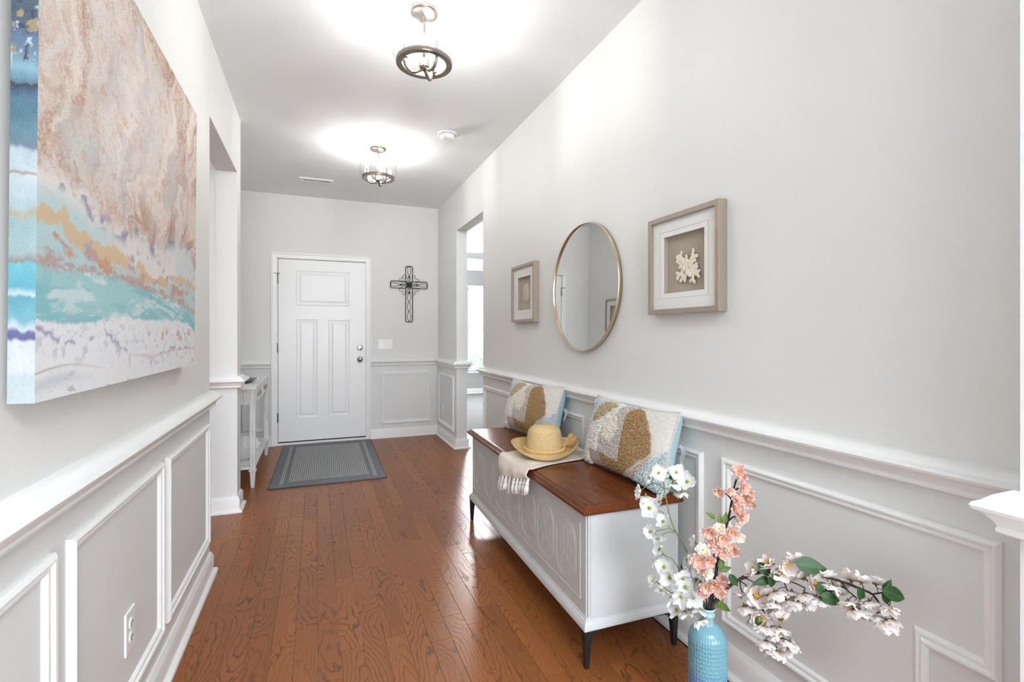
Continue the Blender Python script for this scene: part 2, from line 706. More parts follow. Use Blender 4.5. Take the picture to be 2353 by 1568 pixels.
for k in range(-10, 21):
    x0 = ROW_0 + ROW_W * k
    ya, yb = 0.95, 6.05
    if k >= 16:
        ya = 3.9
    if k < -7:
        ya = 2.8
    cuts = sorted(known.get(k, []))
    ys = [ya]
    y = ya + rnd.uniform(0.15, 0.85)
    pts = []
    if cuts:
        y = cuts[0]
        q = y - rnd.uniform(0.55, 0.95)
        while q > ya + 0.2:
            pts.append(q)
            q -= rnd.uniform(0.5, 1.1)
    while y < yb - 0.2:
        if y > ya + 0.1:
            pts.append(y)
        y += rnd.uniform(0.5, 1.15)
    ys = [ya] + sorted(pts) + [yb]
    for y0, y1 in zip(ys[:-1], ys[1:]):
        plank(x0, x0 + ROW_W, y0, y1)

b = MB()
b.box((1.754, 0.95, -0.05), (5.05, YB + 0.05, 0.008))
t = NT('grey_carpet')
co = t.coord()
nz = t.noise(co, 90, 4, 0.75)
t.p(t.mix(t.ramp(nz, [(0.35, 0.0), (0.65, 1.0)]), (0.13, 0.128, 0.125), (0.30, 0.295, 0.29)), 1.0, 0, 0.1)
t.bump(nz, 0.6, 0.01)
struct('floor_carpet', b, t.mat, 'light grey carpet of the side room')

# chair rail, baseboards, panel mouldings
RAIL = [(0.0, 0.930), (0.011, 0.929), (0.027, 0.920), (0.037, 0.911), (0.039, 0.908), (0.049, 0.903), (0.052, 0.897), (0.049, 0.890), (0.036, 0.883),
        (0.034, 0.879), (0.029, 0.874), (0.024, 0.866), (0.0225, 0.862), (0.025, 0.858), (0.024, 0.852), (0.018, 0.849), (0.013, 0.846), (0.0, 0.843)]
BASE = [(0.0, 0.108), (0.007, 0.108), (0.009, 0.101), (0.013, 0.095), (0.014, 0.090), (0.016, 0.086), (0.016, 0.020), (0.027, 0.018), (0.033, 0.011), (0.034, 0.0), (0.0, 0.0)]
PANEL = [(0.0, 0.0), (0.0, 0.009), (0.003, 0.013), (0.009, 0.017), (0.014, 0.0155), (0.018, 0.010), (0.021, 0.0085), (0.024, 0.0105), (0.029, 0.0100), (0.033, 0.006), (0.036, 0.0)]
LEFT_NEAR = [(XL, 0.30), (XL, JL), (XLB, JL), (XLB, JL - 0.3)]
LEFT_FAR = [(-2.2, 3.845), (XLB, 3.845), (XLB, PY0), (XL, PY0), (XL, PY1), (XF, PY1), (XF, YF), (-0.456, YF)]
FRONT_R = [(0.587, YF), (XR, YF), (XR, OR1), (XRB, OR1), (XRB, OR1 + 0.5)]
RIGHT_NEAR = [(XRB, OR0 - 0.4), (XRB, OR0), (XR, OR0), (XR, 0.491), (1.193, 0.491), (1.193, 0.30)]
n_trim = 0


def trim(mb, label, mat=M_TRIM, angle=28):
    global n_trim
    n_trim += 1
    return struct('trim_%d' % n_trim, mb, mat, label, angle=angle)


for path, side in ((LEFT_NEAR, 'left'), (LEFT_FAR, 'foyer'), (FRONT_R, 'front'), (RIGHT_NEAR, 'right')):
    trim(MB().sweep_plan(path, RAIL, -1), 'white chair rail, %s wall' % side)
    struct('baseboard_' + side, MB().sweep_plan(path, BASE, -1), M_TRIM, 'white baseboard, %s wall' % side, angle=28)
struct('baseboard_side', MB().sweep_plan([(XRB, YB), (5.0, YB)], BASE, -1), M_TRIM, 'white baseboard of the side room', angle=28)
CROWN = [(0.0, 2.505), (0.012, 2.51), (0.020, 2.545), (0.050, 2.60), (0.085, 2.665), (0.110, 2.70), (0.12, 2.74), (0.0, 2.74)]
trim(MB().sweep_plan([(XRB, YB), (5.0, YB)], CROWN, -1), 'white crown moulding of the side room')


def rect(a0, a1, b0, b1):
    return [(a0, b0), (a1, b0), (a1, b1), (a0, b1)]


for (y0, y1) in ((0.48, 1.277), (1.344, 2.040), (2.097, 2.832)):
    trim(MB().sweep_wall(rect(y0, y1, 0.178, 0.772), PANEL, (XL, 0, 0), (0, 1, 0), (0, 0, 1), (1, 0, 0)), 'white panel moulding on the left wall')
for (y0, y1) in ((2.368, 4.118), (1.478, 2.305)):
    trim(MB().sweep_wall(rect(y0, y1, 0.175, 0.765), PANEL, (XR, 0, 0), (0, 1, 0), (0, 0, 1), (-1, 0, 0)), 'white panel moulding on the right wall')
notch = [(1.381, 0.175), (1.381, 0.768), (0.593, 0.768), (0.593, 0.460), (0.728, 0.460), (0.728, 0.175)]
trim(MB().sweep_wall(notch, PANEL, (XR, 0, 0), (0, 1, 0), (0, 0, 1), (-1, 0, 0), inward=1.0), 'white notched panel moulding on the right wall')
trim(MB().sweep_wall(rect(0.704, 1.276, 0.163, 0.768), PANEL, (0, YF, 0), (1, 0, 0), (0, 0, 1), (0, -1, 0)), 'white panel moulding beside the front door')
trim(MB().sweep_wall(rect(-0.735, -0.515, 0.163, 0.768), PANEL, (0, YF, 0), (1, 0, 0), (0, 0, 1), (0, -1, 0)), 'white panel moulding behind the console table')
trim(MB().sweep_wall(rect(5.148, 5.850, 0.163, 0.758), PANEL, (XR, 0, 0), (0, 1, 0), (0, 0, 1), (-1, 0, 0)), 'white panel moulding beyond the right opening')
trim(MB().sweep_wall(rect(4.10, 5.80, 0.163, 0.768), PANEL, (XF, 0, 0), (0, 1, 0), (0, 0, 1), (1, 0, 0)), 'white panel moulding on the foyer wall')

# front door
CASING = [(0.0, 0.0), (0.0, 0.017), (0.005, 0.020), (0.013, 0.019), (0.020, 0.013), (0.038, 0.011), (0.050, 0.009), (0.058, 0.006), (0.058, 0.0)]
trim(MB().sweep_wall([(-0.455, 0.0), (-0.455, 2.104), (0.588, 2.104), (0.588, 0.0)], CASING, (0, YF, 0), (1, 0, 0), (0, 0, 1), (0, -1, 0), inward=-1.0, closed=False),
     'white casing of the front door')
DY = 5.916
b = MB().cbox((-0.386, DY, 0.036), (0.533, DY + 0.045, 2.037), 0.0025)
door = struct('door_1', b, M_DOOR, 'white three-panel front door')
DP = [(0.0, 0.0), (0.0, 0.003), (0.004, 0.0048), (0.010, 0.0035), (0.014, 0.0012), (0.022, 0.0008), (0.026, 0.0)]


def door_panel(x0, x1, z0, z1):
    m = MB()
    m.sweep_wall(rect(x0, x1, z0, z1), DP, (0, DY, 0), (1, 0, 0), (0, 0, 1), (0, -1, 0))
    f = 0.034
    e = 0.020
    vs = [(x0 + f, DY, z0 + f), (x1 - f, DY, z0 + f), (x1 - f, DY, z1 - f), (x0 + f, DY, z1 - f),
          (x0 + f + e, DY - 0.005, z0 + f + e), (x1 - f - e, DY - 0.005, z0 + f + e), (x1 - f - e, DY - 0.005, z1 - f - e), (x0 + f + e, DY - 0.005, z1 - f - e)]
    m.add(vs, [(0, 1, 5, 4), (1, 2, 6, 5), (2, 3, 7, 6), (3, 0, 4, 7), (4, 5, 6, 7)])
    obj('panel', m, M_DOOR, door)


door_panel(-0.210, 0.353, 1.532, 1.920)
door_panel(-0.206, 0.016, 0.284, 1.384)
door_panel(0.126, 0.356, 0.286, 1.379)
for z in (1.815, 1.06, 0.30):
    m = MB()
    m.tube([(-0.392, DY - 0.010, z - 0.048), (-0.392, DY - 0.010, z + 0.048)], 0.0075, 8)
    m.ball((-0.392, DY - 0.010, z + 0.052), 0.007, 8, 6)
    m.box((-0.399, DY - 0.006, z - 0.045), (-0.380, DY + 0.002, z + 0.045))
    if z > 1.5:
        m.tube([(-0.392, DY - 0.012, z + 0.06), (-0.425, DY - 0.026, z + 0.062)], 0.004, 6)
        m.tube([(-0.392, DY - 0.012, z + 0.06), (-0.372, DY - 0.026, z + 0.062)], 0.004, 6)
    obj('hinge', m, M_NICKEL, door, angle=40)
toY = Matrix.Rotation(PI / 2, 4, 'X')   # lathe axis z becomes -y
m = MB().lathe([(0.0, 0.0), (0.033, 0.0), (0.033, 0.006), (0.028, 0.011), (0.013, 0.014), (0.012, 0.030), (0.020, 0.036), (0.028, 0.046), (0.028, 0.056), (0.020, 0.064), (0.0, 0.066)], 24,
               mat=Matrix.Translation((0.467, DY, 0.925)) @ toY)
obj('doorknob', m, M_CHROME, door, angle=40)
m = MB().lathe([(0.0, 0.0), (0.032, 0.0), (0.032, 0.008), (0.027, 0.014), (0.022, 0.015), (0.0, 0.016)], 24, mat=Matrix.Translation((0.467, DY, 1.058)) @ toY)
m.cbox((0.461, DY - 0.034, 1.040), (0.473, DY - 0.014, 1.076), 0.003)
obj('deadbolt', m, M_CHROME, door, angle=40)
for z in (0.925, 1.058):
    m = MB().cbox((0.532, DY - 0.006, z - 0.028), (0.546, DY + 0.006, z + 0.028), 0.002)
    obj('strike_plate', m, M_NICKEL, door)
m = MB()
m.box((-0.402, DY + 0.018, 0.02), (-0.384, DY + 0.03, 2.05))
m.box((0.531, DY + 0.018, 0.02), (0.548, DY + 0.03, 2.05))
m.box((-0.402, DY + 0.018, 2.034), (0.548, DY + 0.03, 2.055))
m.box((-0.402, DY + 0.010, 0.020), (0.548, DY + 0.03, 0.04))
obj('door_gap_shade', m, M_DARK, door)  # black bars stand for the shade in the gap round the slab
m = MB()
m.box((-0.402, DY, 0.0), (-0.3900, DY + 0.04, 2.055))
m.box((0.5375, DY, 0.0), (0.548, DY + 0.04, 2.055))
m.box((-0.402, DY, 2.0405), (0.548, DY + 0.04, 2.055))
obj('jamb', m, M_TRIM, door)
m = MB().cbox((-0.402, YF - 0.018, 0.0), (0.548, YF + 0.12, 0.024), 0.004)
obj('threshold', m, M_TRIM, door)

# side room window with its blind
b = MB()
for (x0, x1) in ((2.84, 3.83), (3.87, 4.86)):
    b.box((x0, YB + 0.03, 0.445), (x0 + 0.05, YB + 0.11, 2.20))
    b.box((x1 - 0.05, YB + 0.03, 0.445), (x1, YB + 0.11, 2.20))
    b.box((x0, YB + 0.03, 2.15), (x1, YB + 0.11, 2.20))
    b.box((x0, YB + 0.03, 0.445), (x1, YB + 0.11, 0.50))
    b.box((x0, YB + 0.05, 1.31), (x1, YB + 0.10, 1.36))
b.box((3.83, YB, 0.445), (3.87, YB + 0.12, 2.20))
b.box((2.80, YB - 0.03, 0.425), (4.90, YB + 0.06, 0.445))
win = struct('window_1', b, M_WHITE, 'white double-hung window of the side room')
for (x0, x1) in ((2.89, 3.78), (3.92, 4.81)):
    for (z0, z1) in ((0.50, 1.31), (1.36, 2.15)):
        obj('pane', MB().box((x0, YB + 0.073, z0), (x1, YB + 0.077, z1)), M_PANE, win)
for bi, (x0, x1) in enumerate(((2.845, 3.825), (3.875, 4.855))):
    bl = thing('window_blind', ['white slatted blind lowered in the window beyond the right opening', 'second white slatted blind of the side room window, hidden by the hall wall'][bi], 'blind', ((x0 + x1) / 2, YB - 0.0, 0.45))
    hw = (x1 - x0) / 2
    obj('headrail', MB().cbox((-hw, -0.035, 1.70), (hw, 0.025, 1.75), 0.004), M_WHITE, bl)
    obj('bottom_rail', MB().cbox((-hw, -0.022, 0.0), (hw, 0.022, 0.018), 0.004), M_WHITE, bl)
    sm = MB()
    q = math.radians(10)
    pts = [(-0.024, 0.0), (-0.012, 0.0022), (0.0, 0.003), (0.012, 0.0022), (0.024, 0.0)]
    vs = []
    for x in (-hw, hw):
        for th in (0, -0.0016):
            for (y, z) in pts:
                vs.append((x, y * math.cos(q) - z * math.sin(q), y * math.sin(q) + (z + th) * math.cos(q)))
    fs = []
    for i in range(4):
        fs += [(i, i + 1, 11 + i, 10 + i), (5 + i, 6 + i, 16 + i, 15 + i)]
    fs += [(0, 5, 15, 10), (4, 9, 19, 14)]
    sm.add(vs, fs)
    smesh = me(sm, 'slat', M_WHITE)
    for k in range(38):
        obj('slat', smesh, None, bl, loc=(0, 0, 0.04 + k * 0.0437))
    for lx in ((3.062 - (x0 + x1) / 2) if bi == 0 else -0.27, 0.27, 0.0):
        obj('ladder_tape', MB().box((lx - 0.012, -0.0265, 0.01), (lx + 0.012, -0.0255, 1.71)).box((lx - 0.012, 0.0255, 0.01), (lx + 0.012, 0.0265, 1.71)), M_WHITE, bl)

# outdoors, seen between the slats
b = MB().box((-12, YB + 0.4, -0.45), (30, 60, -0.35))
struct('ground', b, plain('lawn', (0.16, 0.24, 0.09), 0.9, grain=0.4, scale=3), 'lawn in front of the house')
nh = thing('house', 'pale neighbouring house with grey roof beyond the window', 'house', (9.5, 32, -0.35))
obj('wall', MB().box((-6, 0, 0), (6, 8, 3.0)), plain('house_siding', (0.80, 0.78, 0.75), 0.7), nh)
rf = MB()
rf.add([(-6.4, -0.5, 2.9), (6.4, -0.5, 2.9), (6.4, 8.5, 2.9), (-6.4, 8.5, 2.9), (-6.4, 4, 5.6), (6.4, 4, 5.6)], [(0, 1, 5, 4), (2, 3, 4, 5), (1, 2, 5), (3, 0, 4), (0, 3, 2, 1)])
obj('roof', rf, plain('roof_shingle', (0.22, 0.22, 0.23), 0.9, grain=0.2, scale=8), nh)
for wx in (-3.6, 0, 3.6):
    obj('window', MB().box((wx - 0.6, -0.05, 1.0), (wx + 0.6, 0.05, 2.4)), plain('dark_window', (0.08, 0.10, 0.12), 0.1), nh)
sh = MB()
rs = random.Random(4)
for i in range(500):
    a, e = rs.uniform(0, 2 * PI), math.acos(rs.uniform(-0.2, 1))
    r = rs.uniform(0.4, 0.62)
    p = Vector((math.sin(e) * math.cos(a) * r, math.sin(e) * math.sin(a) * r, 0.5 + math.cos(e) * r * 0.9))
    R = Euler((rs.uniform(0, 6), rs.uniform(0, 6), rs.uniform(0, 6))).to_matrix()
    sh.add([p + R @ Vector(q) for q in ((-0.06, 0, 0), (0, -0.03, 0.01), (0.07, 0, 0), (0, 0.03, 0.01))], [(0, 1, 2, 3)])
sh.tube([(0, 0, 0), (0, 0, 0.5)], 0.03)
so = obj('shrub', sh, plain('shrub_green', (0.10, 0.20, 0.06), 0.8, grain=0.4, scale=9), loc=(3.9, 12.0, -0.35), fix=False)
tag(so, 'round green shrub outside the side room window', 'shrub')

# ------------------------------------------------------------------ canvas painting on the left wall
NPR = np.random.RandomState(5)


def vnoise(x, y, seed):
    """smooth value noise on arrays"""
    r = np.random.RandomState(seed)
    T = r.rand(256, 256)
    xi, yi = np.floor(x).astype(int), np.floor(y).astype(int)
    fx, fy = x - xi, y - yi
    fx, fy = fx * fx * (3 - 2 * fx), fy * fy * (3 - 2 * fy)
    a, b_ = T[xi % 256, yi % 256], T[(xi + 1) % 256, yi % 256]
    c_, d = T[xi % 256, (yi + 1) % 256], T[(xi + 1) % 256, (yi + 1) % 256]
    return (a * (1 - fx) + b_ * fx) * (1 - fy) + (c_ * (1 - fx) + d * fx) * fy


def fbm(x, y, seed, octv=4, g=0.5):
    s_, amp, tot = 0, 1, 0
    for i in range(octv):
        s_ = s_ + amp * vnoise(x * 2 ** i, y * 2 ** i, seed + i)
        tot += amp
        amp *= g
    return s_ / tot


def sst(a, b_, x):
    q = np.clip((x - a) / (b_ - a), 0, 1)
    return q * q * (3 - 2 * q)


def paint(U, V):
    """abstract shoreline: returns rgb (linear) for canvas coordinates"""
    col = np.zeros(U.shape + (3,))
    wx = fbm(U * 4, V * 6, 1) - 0.5
    wy = fbm(U * 5, V * 5, 11) - 0.5
    fine = fbm(U * 34, V * 26, 21, 5, 0.68)
    finer = fbm(U * 90, V * 120, 31, 3, 0.6)
    cv = lambda pts: np.interp(U, [p[0] for p in pts], [p[1] for p in pts])
    A = cv([(0, .425), (.042, .423), (.113, .441), (.153, .433), (.179, .396), (.256, .398), (.347, .385), (.399, .42), (.486, .425), (.535, .385), (.607, .407), (.666, .44), (.753, .46), (.906, .462), (1.0, .412)])
    B = cv([(0, .330), (.076, .344), (.105, .322), (.162, .313), (.236, .308), (.323, .314), (.456, .296), (.588, .275), (.801, .316), (1.0, .298)])
    C = cv([(0, .246), (.083, .246), (.179, .256), (.277, .26), (.399, .253), (.552, .245), (.753, .235), (1.0, .201)])
    D = cv([(0, .143), (.069, .141), (.145, .138), (.236, .15), (.347, .165), (.518, .159), (.753, .167), (.906, .164), (1.0, .122)])
    E_ = cv([(0, .128), (.03, .12), (.083, .103), (.145, .098), (.226, .12), (.246, .125), (.323, .094), (.399, .069), (.552, .056), (.753, .069), (1.0, .07)])

    def put(c, m):
        m = np.clip(m, 0, 1)[..., None]
        col[:] = col * (1 - m) + np.array(c) * m

    L = lambda r, g, bb: srgb(r, g, bb)
    Vn = V + wy * 0.03 + (fine - 0.5) * 0.03
    col[:] = L(214, 210, 206)
    # pale sea-mist belt between ribbon and cliff
    put(L(196, 205, 204), sst(.4, .6, fbm(U * 5, V * 9, 41)) * 0.8)
    put(L(222, 214, 209), sst(.5, .65, fbm(U * 7, V * 4, 47)) * 0.8)
    # cliff: copper and blush streaks running up and to the right
    su = (U - V * 0.30) * 15 + wx * 5
    sv = V * 4.0 + wy * 3
    st = fbm(su, sv, 51, 5, 0.6)
    st2 = fbm(su * 2.2 + 9, sv * 1.3, 61, 4, 0.6)
    big = fbm(U * 2.2 + 3, V * 2.6, 66, 3)
    m = sst(-0.035, 0.03, V - A + (st - 0.5) * 0.11)
    grit = NPR.rand(*U.shape) - .5
    g2 = fbm(U * 150, V * 130, 53, 2, .7) - .5
    sA = st + grit * .12 + g2 * .6
    sB = st2 + grit * .12 + g2 * .6
    put(L(204, 184, 171), m)
    put(L(170, 130, 104), m * sst(.40, .64, sA) * .9)
    put(L(190, 196, 190), np.exp(-((V - .52 - wy * .1) / .06) ** 2) * sst(.02, .10, U) * sst(.42, .28, U) * m * .8)
    put(L(226, 206, 196), np.exp(-((V - .66 + U * .16 + wy * .15) / .09) ** 2) * sst(.3, .55, U) * m * .55)
    put(L(138, 96, 70), m * sst(.50, .70, sB) * sst(.36, .58, sA) * 0.95)
    put(L(140, 98, 72), m * sst(.44, .62, sA + .14 * np.exp(-((U - .62) / .22) ** 2)) * sst(.74, .92, V) * .7)
    put(L(214, 207, 203), m * sst(.46, .70, big + (sB - .5) * .7) * 0.8)
    put(L(174, 168, 172), m * sst(.54, .74, fbm(su * .8, sv * .8, 71, 4) + grit * .2) * 0.55)
    put(L(232, 218, 208), m * sst(.52, .74, fbm(su * 1.5 + 4, sv, 76, 4) + grit * .25) * 0.6)
    put(L(238, 226, 214), m * (grit > .44) * .35)
    put(L(146, 110, 88), m * (grit < -.45) * .35)
    band = np.exp(-((V - A - 0.02) / 0.05) ** 2)
    put(L(150, 112, 96), band * sst(.5, .66, st2) * sst(.2, .5, U) * 0.8)
    put(L(186, 130, 92), m * sst(.62, .72, fine) * 0.5)
    put(L(222, 208, 192), sst(.06, .22, V - A) * sst(.58, .70, finer) * 0.35)
    # lilac flecks under the cliff
    put(L(134, 126, 150), np.exp(-((V - A + 0.02) / 0.018) ** 2) * sst(.52, .62, fbm(U * 26, V * 40, 81)) * 0.9)
    # pale teal water above the shore, then turquoise
    w1 = sst(.02, -.02, V - B + (fine - .5) * .03 - wy * .04)
    put(L(176, 199, 198), w1 * .9)
    w1b = sst(.04, -.01, V - (A * .35 + B * .65)) * sst(.35, .12, U)
    put(L(170, 200, 202), w1b * .85)
    w2 = sst(.006, -.006, V - C + (fine - .5) * .03 + wx * .02)
    put(L(150, 196, 199), w2)
    put(L(122, 183, 190), w2 * sst(.46, .62, fbm(U * 6, V * 30 + wx * 3, 91)))
    put(L(205, 220, 220), w2 * sst(.50, .66, fbm(U * 9, V * 40 + wx * 4, 96, 6, .62)) * .75)
    # ochre and copper ribbons
    r1 = np.exp(-((V - B + (fine - .5) * .05 + wy * .02) / (.012 + .010 * vnoise(U * 9, V * 0 + 3, 3))) ** 2)
    cr_ = lambda g: sst(.30, .52, g)
    put(L(206, 168, 122), cr_(r1) * .85 * sst(.34, .50, fbm(U * 10, V * 14, 101)))
    r2 = np.exp(-((V - (B * .45 + C * .55) + (fine - .5) * .06) / .015) ** 2)
    put(L(190, 140, 106), cr_(r2) * sst(.42, .55, fbm(U * 16, V * 26, 111)) * .95)
    put(L(172, 150, 152), np.exp(-((V - C - .012 + (fine - .5) * .05) / .012) ** 2) * sst(.44, .6, fbm(U * 20, V * 30, 121)))
    put(L(180, 136, 112), cr_(np.exp(-((V - C - .004 + (finer - .5) * .04) / .006) ** 2)) * .7)
    put(L(150, 140, 164), sst(.63, .70, fbm(U * 30, V * 44, 131)) * np.exp(-((V - .30) / .05) ** 2) * .8)
    # foam and white sand
    s1 = sst(.006, -.004, V - D + (fine - .5) * .03)
    put(L(226, 227, 230), s1)
    foam = np.exp(-((V - (D * .5 + E_ * .5)) / .025) ** 2)
    put(L(176, 176, 196), foam * sst(.58, .66, fbm(U * 60, V * 120, 141, 5, .65)) * .5)
    put(L(180, 140, 122), foam * sst(.58, .66, fbm(U * 46 + 5, V * 50, 146)) * sst(.25, .5, U) * .8)
    put(L(142, 134, 168), np.exp(-((V - E_ + (fine - .5) * .04) / .0045) ** 2) * sst(.42, .52, fbm(U * 26, V * 30, 151)) * .9)
    put(L(190, 150, 140), np.exp(-((V - E_ + .004) / .004) ** 2) * sst(.3, .5, U) * .5)
    under = sst(.0, -.012, V - E_)
    put(L(228, 229, 231), under * .7)
    dots = under * np.exp(-((V - E_ + .018) / .018) ** 2) * sst(.60, .68, fbm(U * 70, V * 60, 161, 2))
    put(L(160, 160, 180), dots * .5)
    F_ = .050 + .010 * np.sin(U * 16)
    sk = np.exp(-((V - F_) / .0022) ** 2) * sst(.32, .02, U)
    put(L(178, 162, 128), sk * .8)
    put(L(190, 196, 204), sst(.0, -.03, V - F_) * sst(.045, .10, V + .07) * sst(.24, .05, U) * np.exp(-((V - F_ + .02) / .016) ** 2) * .9)
    put(L(168, 166, 170), under * sst(.70, .73, fbm(U * 34, V * 70, 171, 4)) * sst(.06, .03, V) * .7)
    return col


def paint_side(V, W):
    """wrap-around colours of the near edge; V up, W across"""
    V2 = V + (fbm(W * 2 + 7, V * 14, 301) - .5) * .03
    stops = [(-.02, (214, 224, 228)), (.05, (205, 217, 222)), (.060, (226, 230, 232)), (.112, (222, 228, 234)), (.118, (92, 98, 150)), (.128, (106, 108, 160)), (.134, (214, 228, 234)),
             (.150, (120, 186, 200)), (.185, (96, 174, 196)), (.19, (210, 230, 234)), (.20, (92, 180, 204)), (.243, (110, 196, 208)), (.248, (150, 142, 140)), (.262, (168, 194, 196)),
             (.318, (160, 190, 194)), (.326, (190, 172, 140)), (.336, (176, 198, 204)), (.37, (196, 210, 218)), (.392, (206, 216, 224)), (.396, (170, 150, 136)), (.402, (200, 214, 222)), (.438, (190, 206, 216)),
             (.446, (110, 130, 150)), (.47, (96, 140, 158)), (.50, (70, 122, 140)), (.53, (72, 120, 146)), (.546, (40, 74, 110)), (.551, (24, 24, 34)), (.556, (84, 130, 152)), (.58, (140, 186, 204)),
             (.61, (110, 140, 160)), (.64, (90, 116, 150)), (.68, (60, 80, 100)), (.75, (90, 140, 160)), (1.02, (120, 150, 160))]
    xs = [s_[0] for s_ in stops]
    col = np.stack([np.interp(V2, xs, [srgb(*s_[1])[k] for s_ in stops]) for k in range(3)], -1)
    n1 = fbm(W * 3, V * 50, 311)
    up = sst(.565, .60, V)
    for c, lo in (((188, 214, 222), .60), ((172, 150, 112), .64), ((40, 60, 92), .62)):
        m_ = (up * sst(lo, lo + .06, fbm(W * 4 + lo * 90, V * 46 + lo * 50, int(lo * 1000))))[..., None]
        col = col * (1 - m_) + np.array(srgb(*c)) * m_
    return col * (0.50 + 0.12 * n1[..., None])  # colours darkened to offset the strong light on this edge


CVW, CVH, CVT = 1.211, 1.004, 0.037
t = NT('canvas_print')
at = t.n('Attribute', attribute_name='paint')
co = t.coord()
gl = t.noise(co, 900, 2, 0.7)
sp = t.noise(co, 260, 3, 0.7)
colr = t.mix(t.math('MULTIPLY', t.ramp(gl, [(0.52, 0.0), (0.66, 1.0)]), 0.20), at.outputs['Color'], (0.95, 0.90, 0.84))
colr = t.mix(t.math('MULTIPLY', t.ramp(sp, [(0.52, 0.0), (0.70, 1.0)]), 0.22), colr, (0.36, 0.27, 0.22), 'MULTIPLY')
t.p(colr, 0.55, 0, 0.35)
t.bump(gl, 0.25, 0.001)
M_CANVAS = t.mat

painting = thing('canvas_painting', 'large abstract beach canvas in copper, turquoise and white on the left wall', 'painting', (XL + 0.010, 1.105, 1.097), (0, math.radians(0.5), 0))
NU, NV = 300, 520
U, V = np.meshgrid(np.linspace(0, 1, NU), np.linspace(0, 1, NV))
verts = np.stack([np.full(U.shape, CVT), U * CVW, V * CVH], -1).reshape(-1, 3)
idx = np.arange(NU * NV).reshape(NV, NU)
quads = np.stack([idx[:-1, :-1], idx[:-1, 1:], idx[1:, 1:], idx[1:, :-1]], -1).reshape(-1, 4)


def painted(name, verts, quads, cols):
    m = bpy.data.meshes.new(name)
    m.from_pydata(verts.tolist(), [], quads.tolist())
    a = m.attributes.new('paint', 'FLOAT_COLOR', 'POINT')
    a.data.foreach_set('color', np.concatenate([cols.reshape(-1, 3), np.ones((len(verts), 1))], 1).astype(np.float32).ravel())
    m.materials.append(M_CANVAS)
    m.update()
    return m


obj('front_face', painted('front_face', verts, quads, np.clip(paint(U, V), 0, 1)), None, painting)
NW = 24
W_, V2 = np.meshgrid(np.linspace(0, 1, NW), np.linspace(0, 1, NV))
verts = np.stack([W_ * CVT, np.zeros(W_.shape), V2 * CVH], -1).reshape(-1, 3)
idx = np.arange(NW * NV).reshape(NV, NW)
quads = np.stack([idx[:-1, :-1], idx[:-1, 1:], idx[1:, 1:], idx[1:, :-1]], -1).reshape(-1, 4)
e = obj('wrapped_edge', painted('wrapped_edge', verts, quads, np.clip(paint_side(V2, W_), 0, 1)), None, painting)
e['label'] = 'blue and white wrapped side of the canvas'
m = MB()
m.box((0, 0.0015, 0.0015), (CVT - 0.001, CVW, CVH))
obj('stretcher', m, plain('raw_canvas', (0.74, 0.74, 0.73), 0.9, grain=0.05), painting)

# ------------------------------------------------------------------ shadowbox frames and mirror
M_FRAME = plain('champagne_frame', (0.40, 0.335, 0.275), 0.36, metal=0.45, grain=0.08, scale=160, bump=0.12)
M_MAT = plain('mat_board', (0.86, 0.85, 0.83), 0.8, spec=0.1, grain=0.01, scale=80)
M_LINEN = fabric('tan_linen', (0.36, 0.30, 0.235), (0.50, 0.43, 0.35), 420, 0.95, 0.3, (1, 1, 1))
M_CORAL = plain('bone_coral', (0.80, 0.74, 0.60), 0.75, grain=0.10, scale=60, bump=0.3)
M_URCHIN = plain('sand_shell', (0.60, 0.50, 0.36), 0.7, grain=0.12, scale=60, bump=0.2)


def shadowbox(label, loc, rotz, content):
    """local frame: x across, y out of the wall towards -y, z up; square 0.405"""
    r = thing('picture_frame', label, 'picture', loc, (0, 0, rotz))
    h, d, fw = 0.2025, 0.040, 0.0205
    pr = [(0.0, 0.0), (0.0, d - 0.001), (0.001, d), (fw - 0.001, d), (fw, d - 0.001), (fw, 0.0)]
    obj('frame', MB().sweep_wall(rect(-h, h, -h, h), pr, (0, 0, 0), (1, 0, 0), (0, 0, 1), (0, -1, 0)), M_FRAME, r)
    a = 0.117
    mp = [(0.0, 0.0), (0.0, 0.028), (h - fw - a - 0.0, 0.028), (h - fw - a, 0.0245), (h - fw - a, 0.0)]
    obj('mat_board', MB().sweep_wall(rect(-h + fw, h - fw, -h + fw, h - fw), [(0, 0.0225), (0, 0.026), (h - fw - a, 0.026), (h - fw - a, 0.0225)], (0, 0, 0), (1, 0, 0), (0, 0, 1), (0, -1, 0)), M_MAT, r)
    g = a + 0.022
    gm = MB().sweep_wall(rect(-g, g, -g, g), [(0, 0.026), (0, 0.0267), (0.0012, 0.0267), (0.0012, 0.026)], (0, 0, 0), (1, 0, 0), (0, 0, 1), (0, -1, 0))
    o = obj('mat_groove', gm, plain('groove_grey', (0.52, 0.50, 0.47), 0.8), r)
    obj('backing', MB().box((-h + 0.005, 0, -h + 0.005), (h - 0.005, -0.003, h - 0.005)), M_LINEN, r)
    sw = MB().sweep_wall(rect(-a, a, -a, a), [(0.0, 0.003), (0.0, 0.0225), (-0.002, 0.0225), (-0.002, 0.003)], (0, 0, 0), (1, 0, 0), (0, 0, 1), (0, -1, 0))
    obj('box_side', sw, M_LINEN, r)
    obj('glass', MB().box((-h + fw, -0.033, -h + fw), (h - fw, -0.0345, h - fw)), M_PICGLASS, r)
    if content:
        nm, mb, mt = content()
        obj(nm, mb, mt, r, smooth=True)
    return r


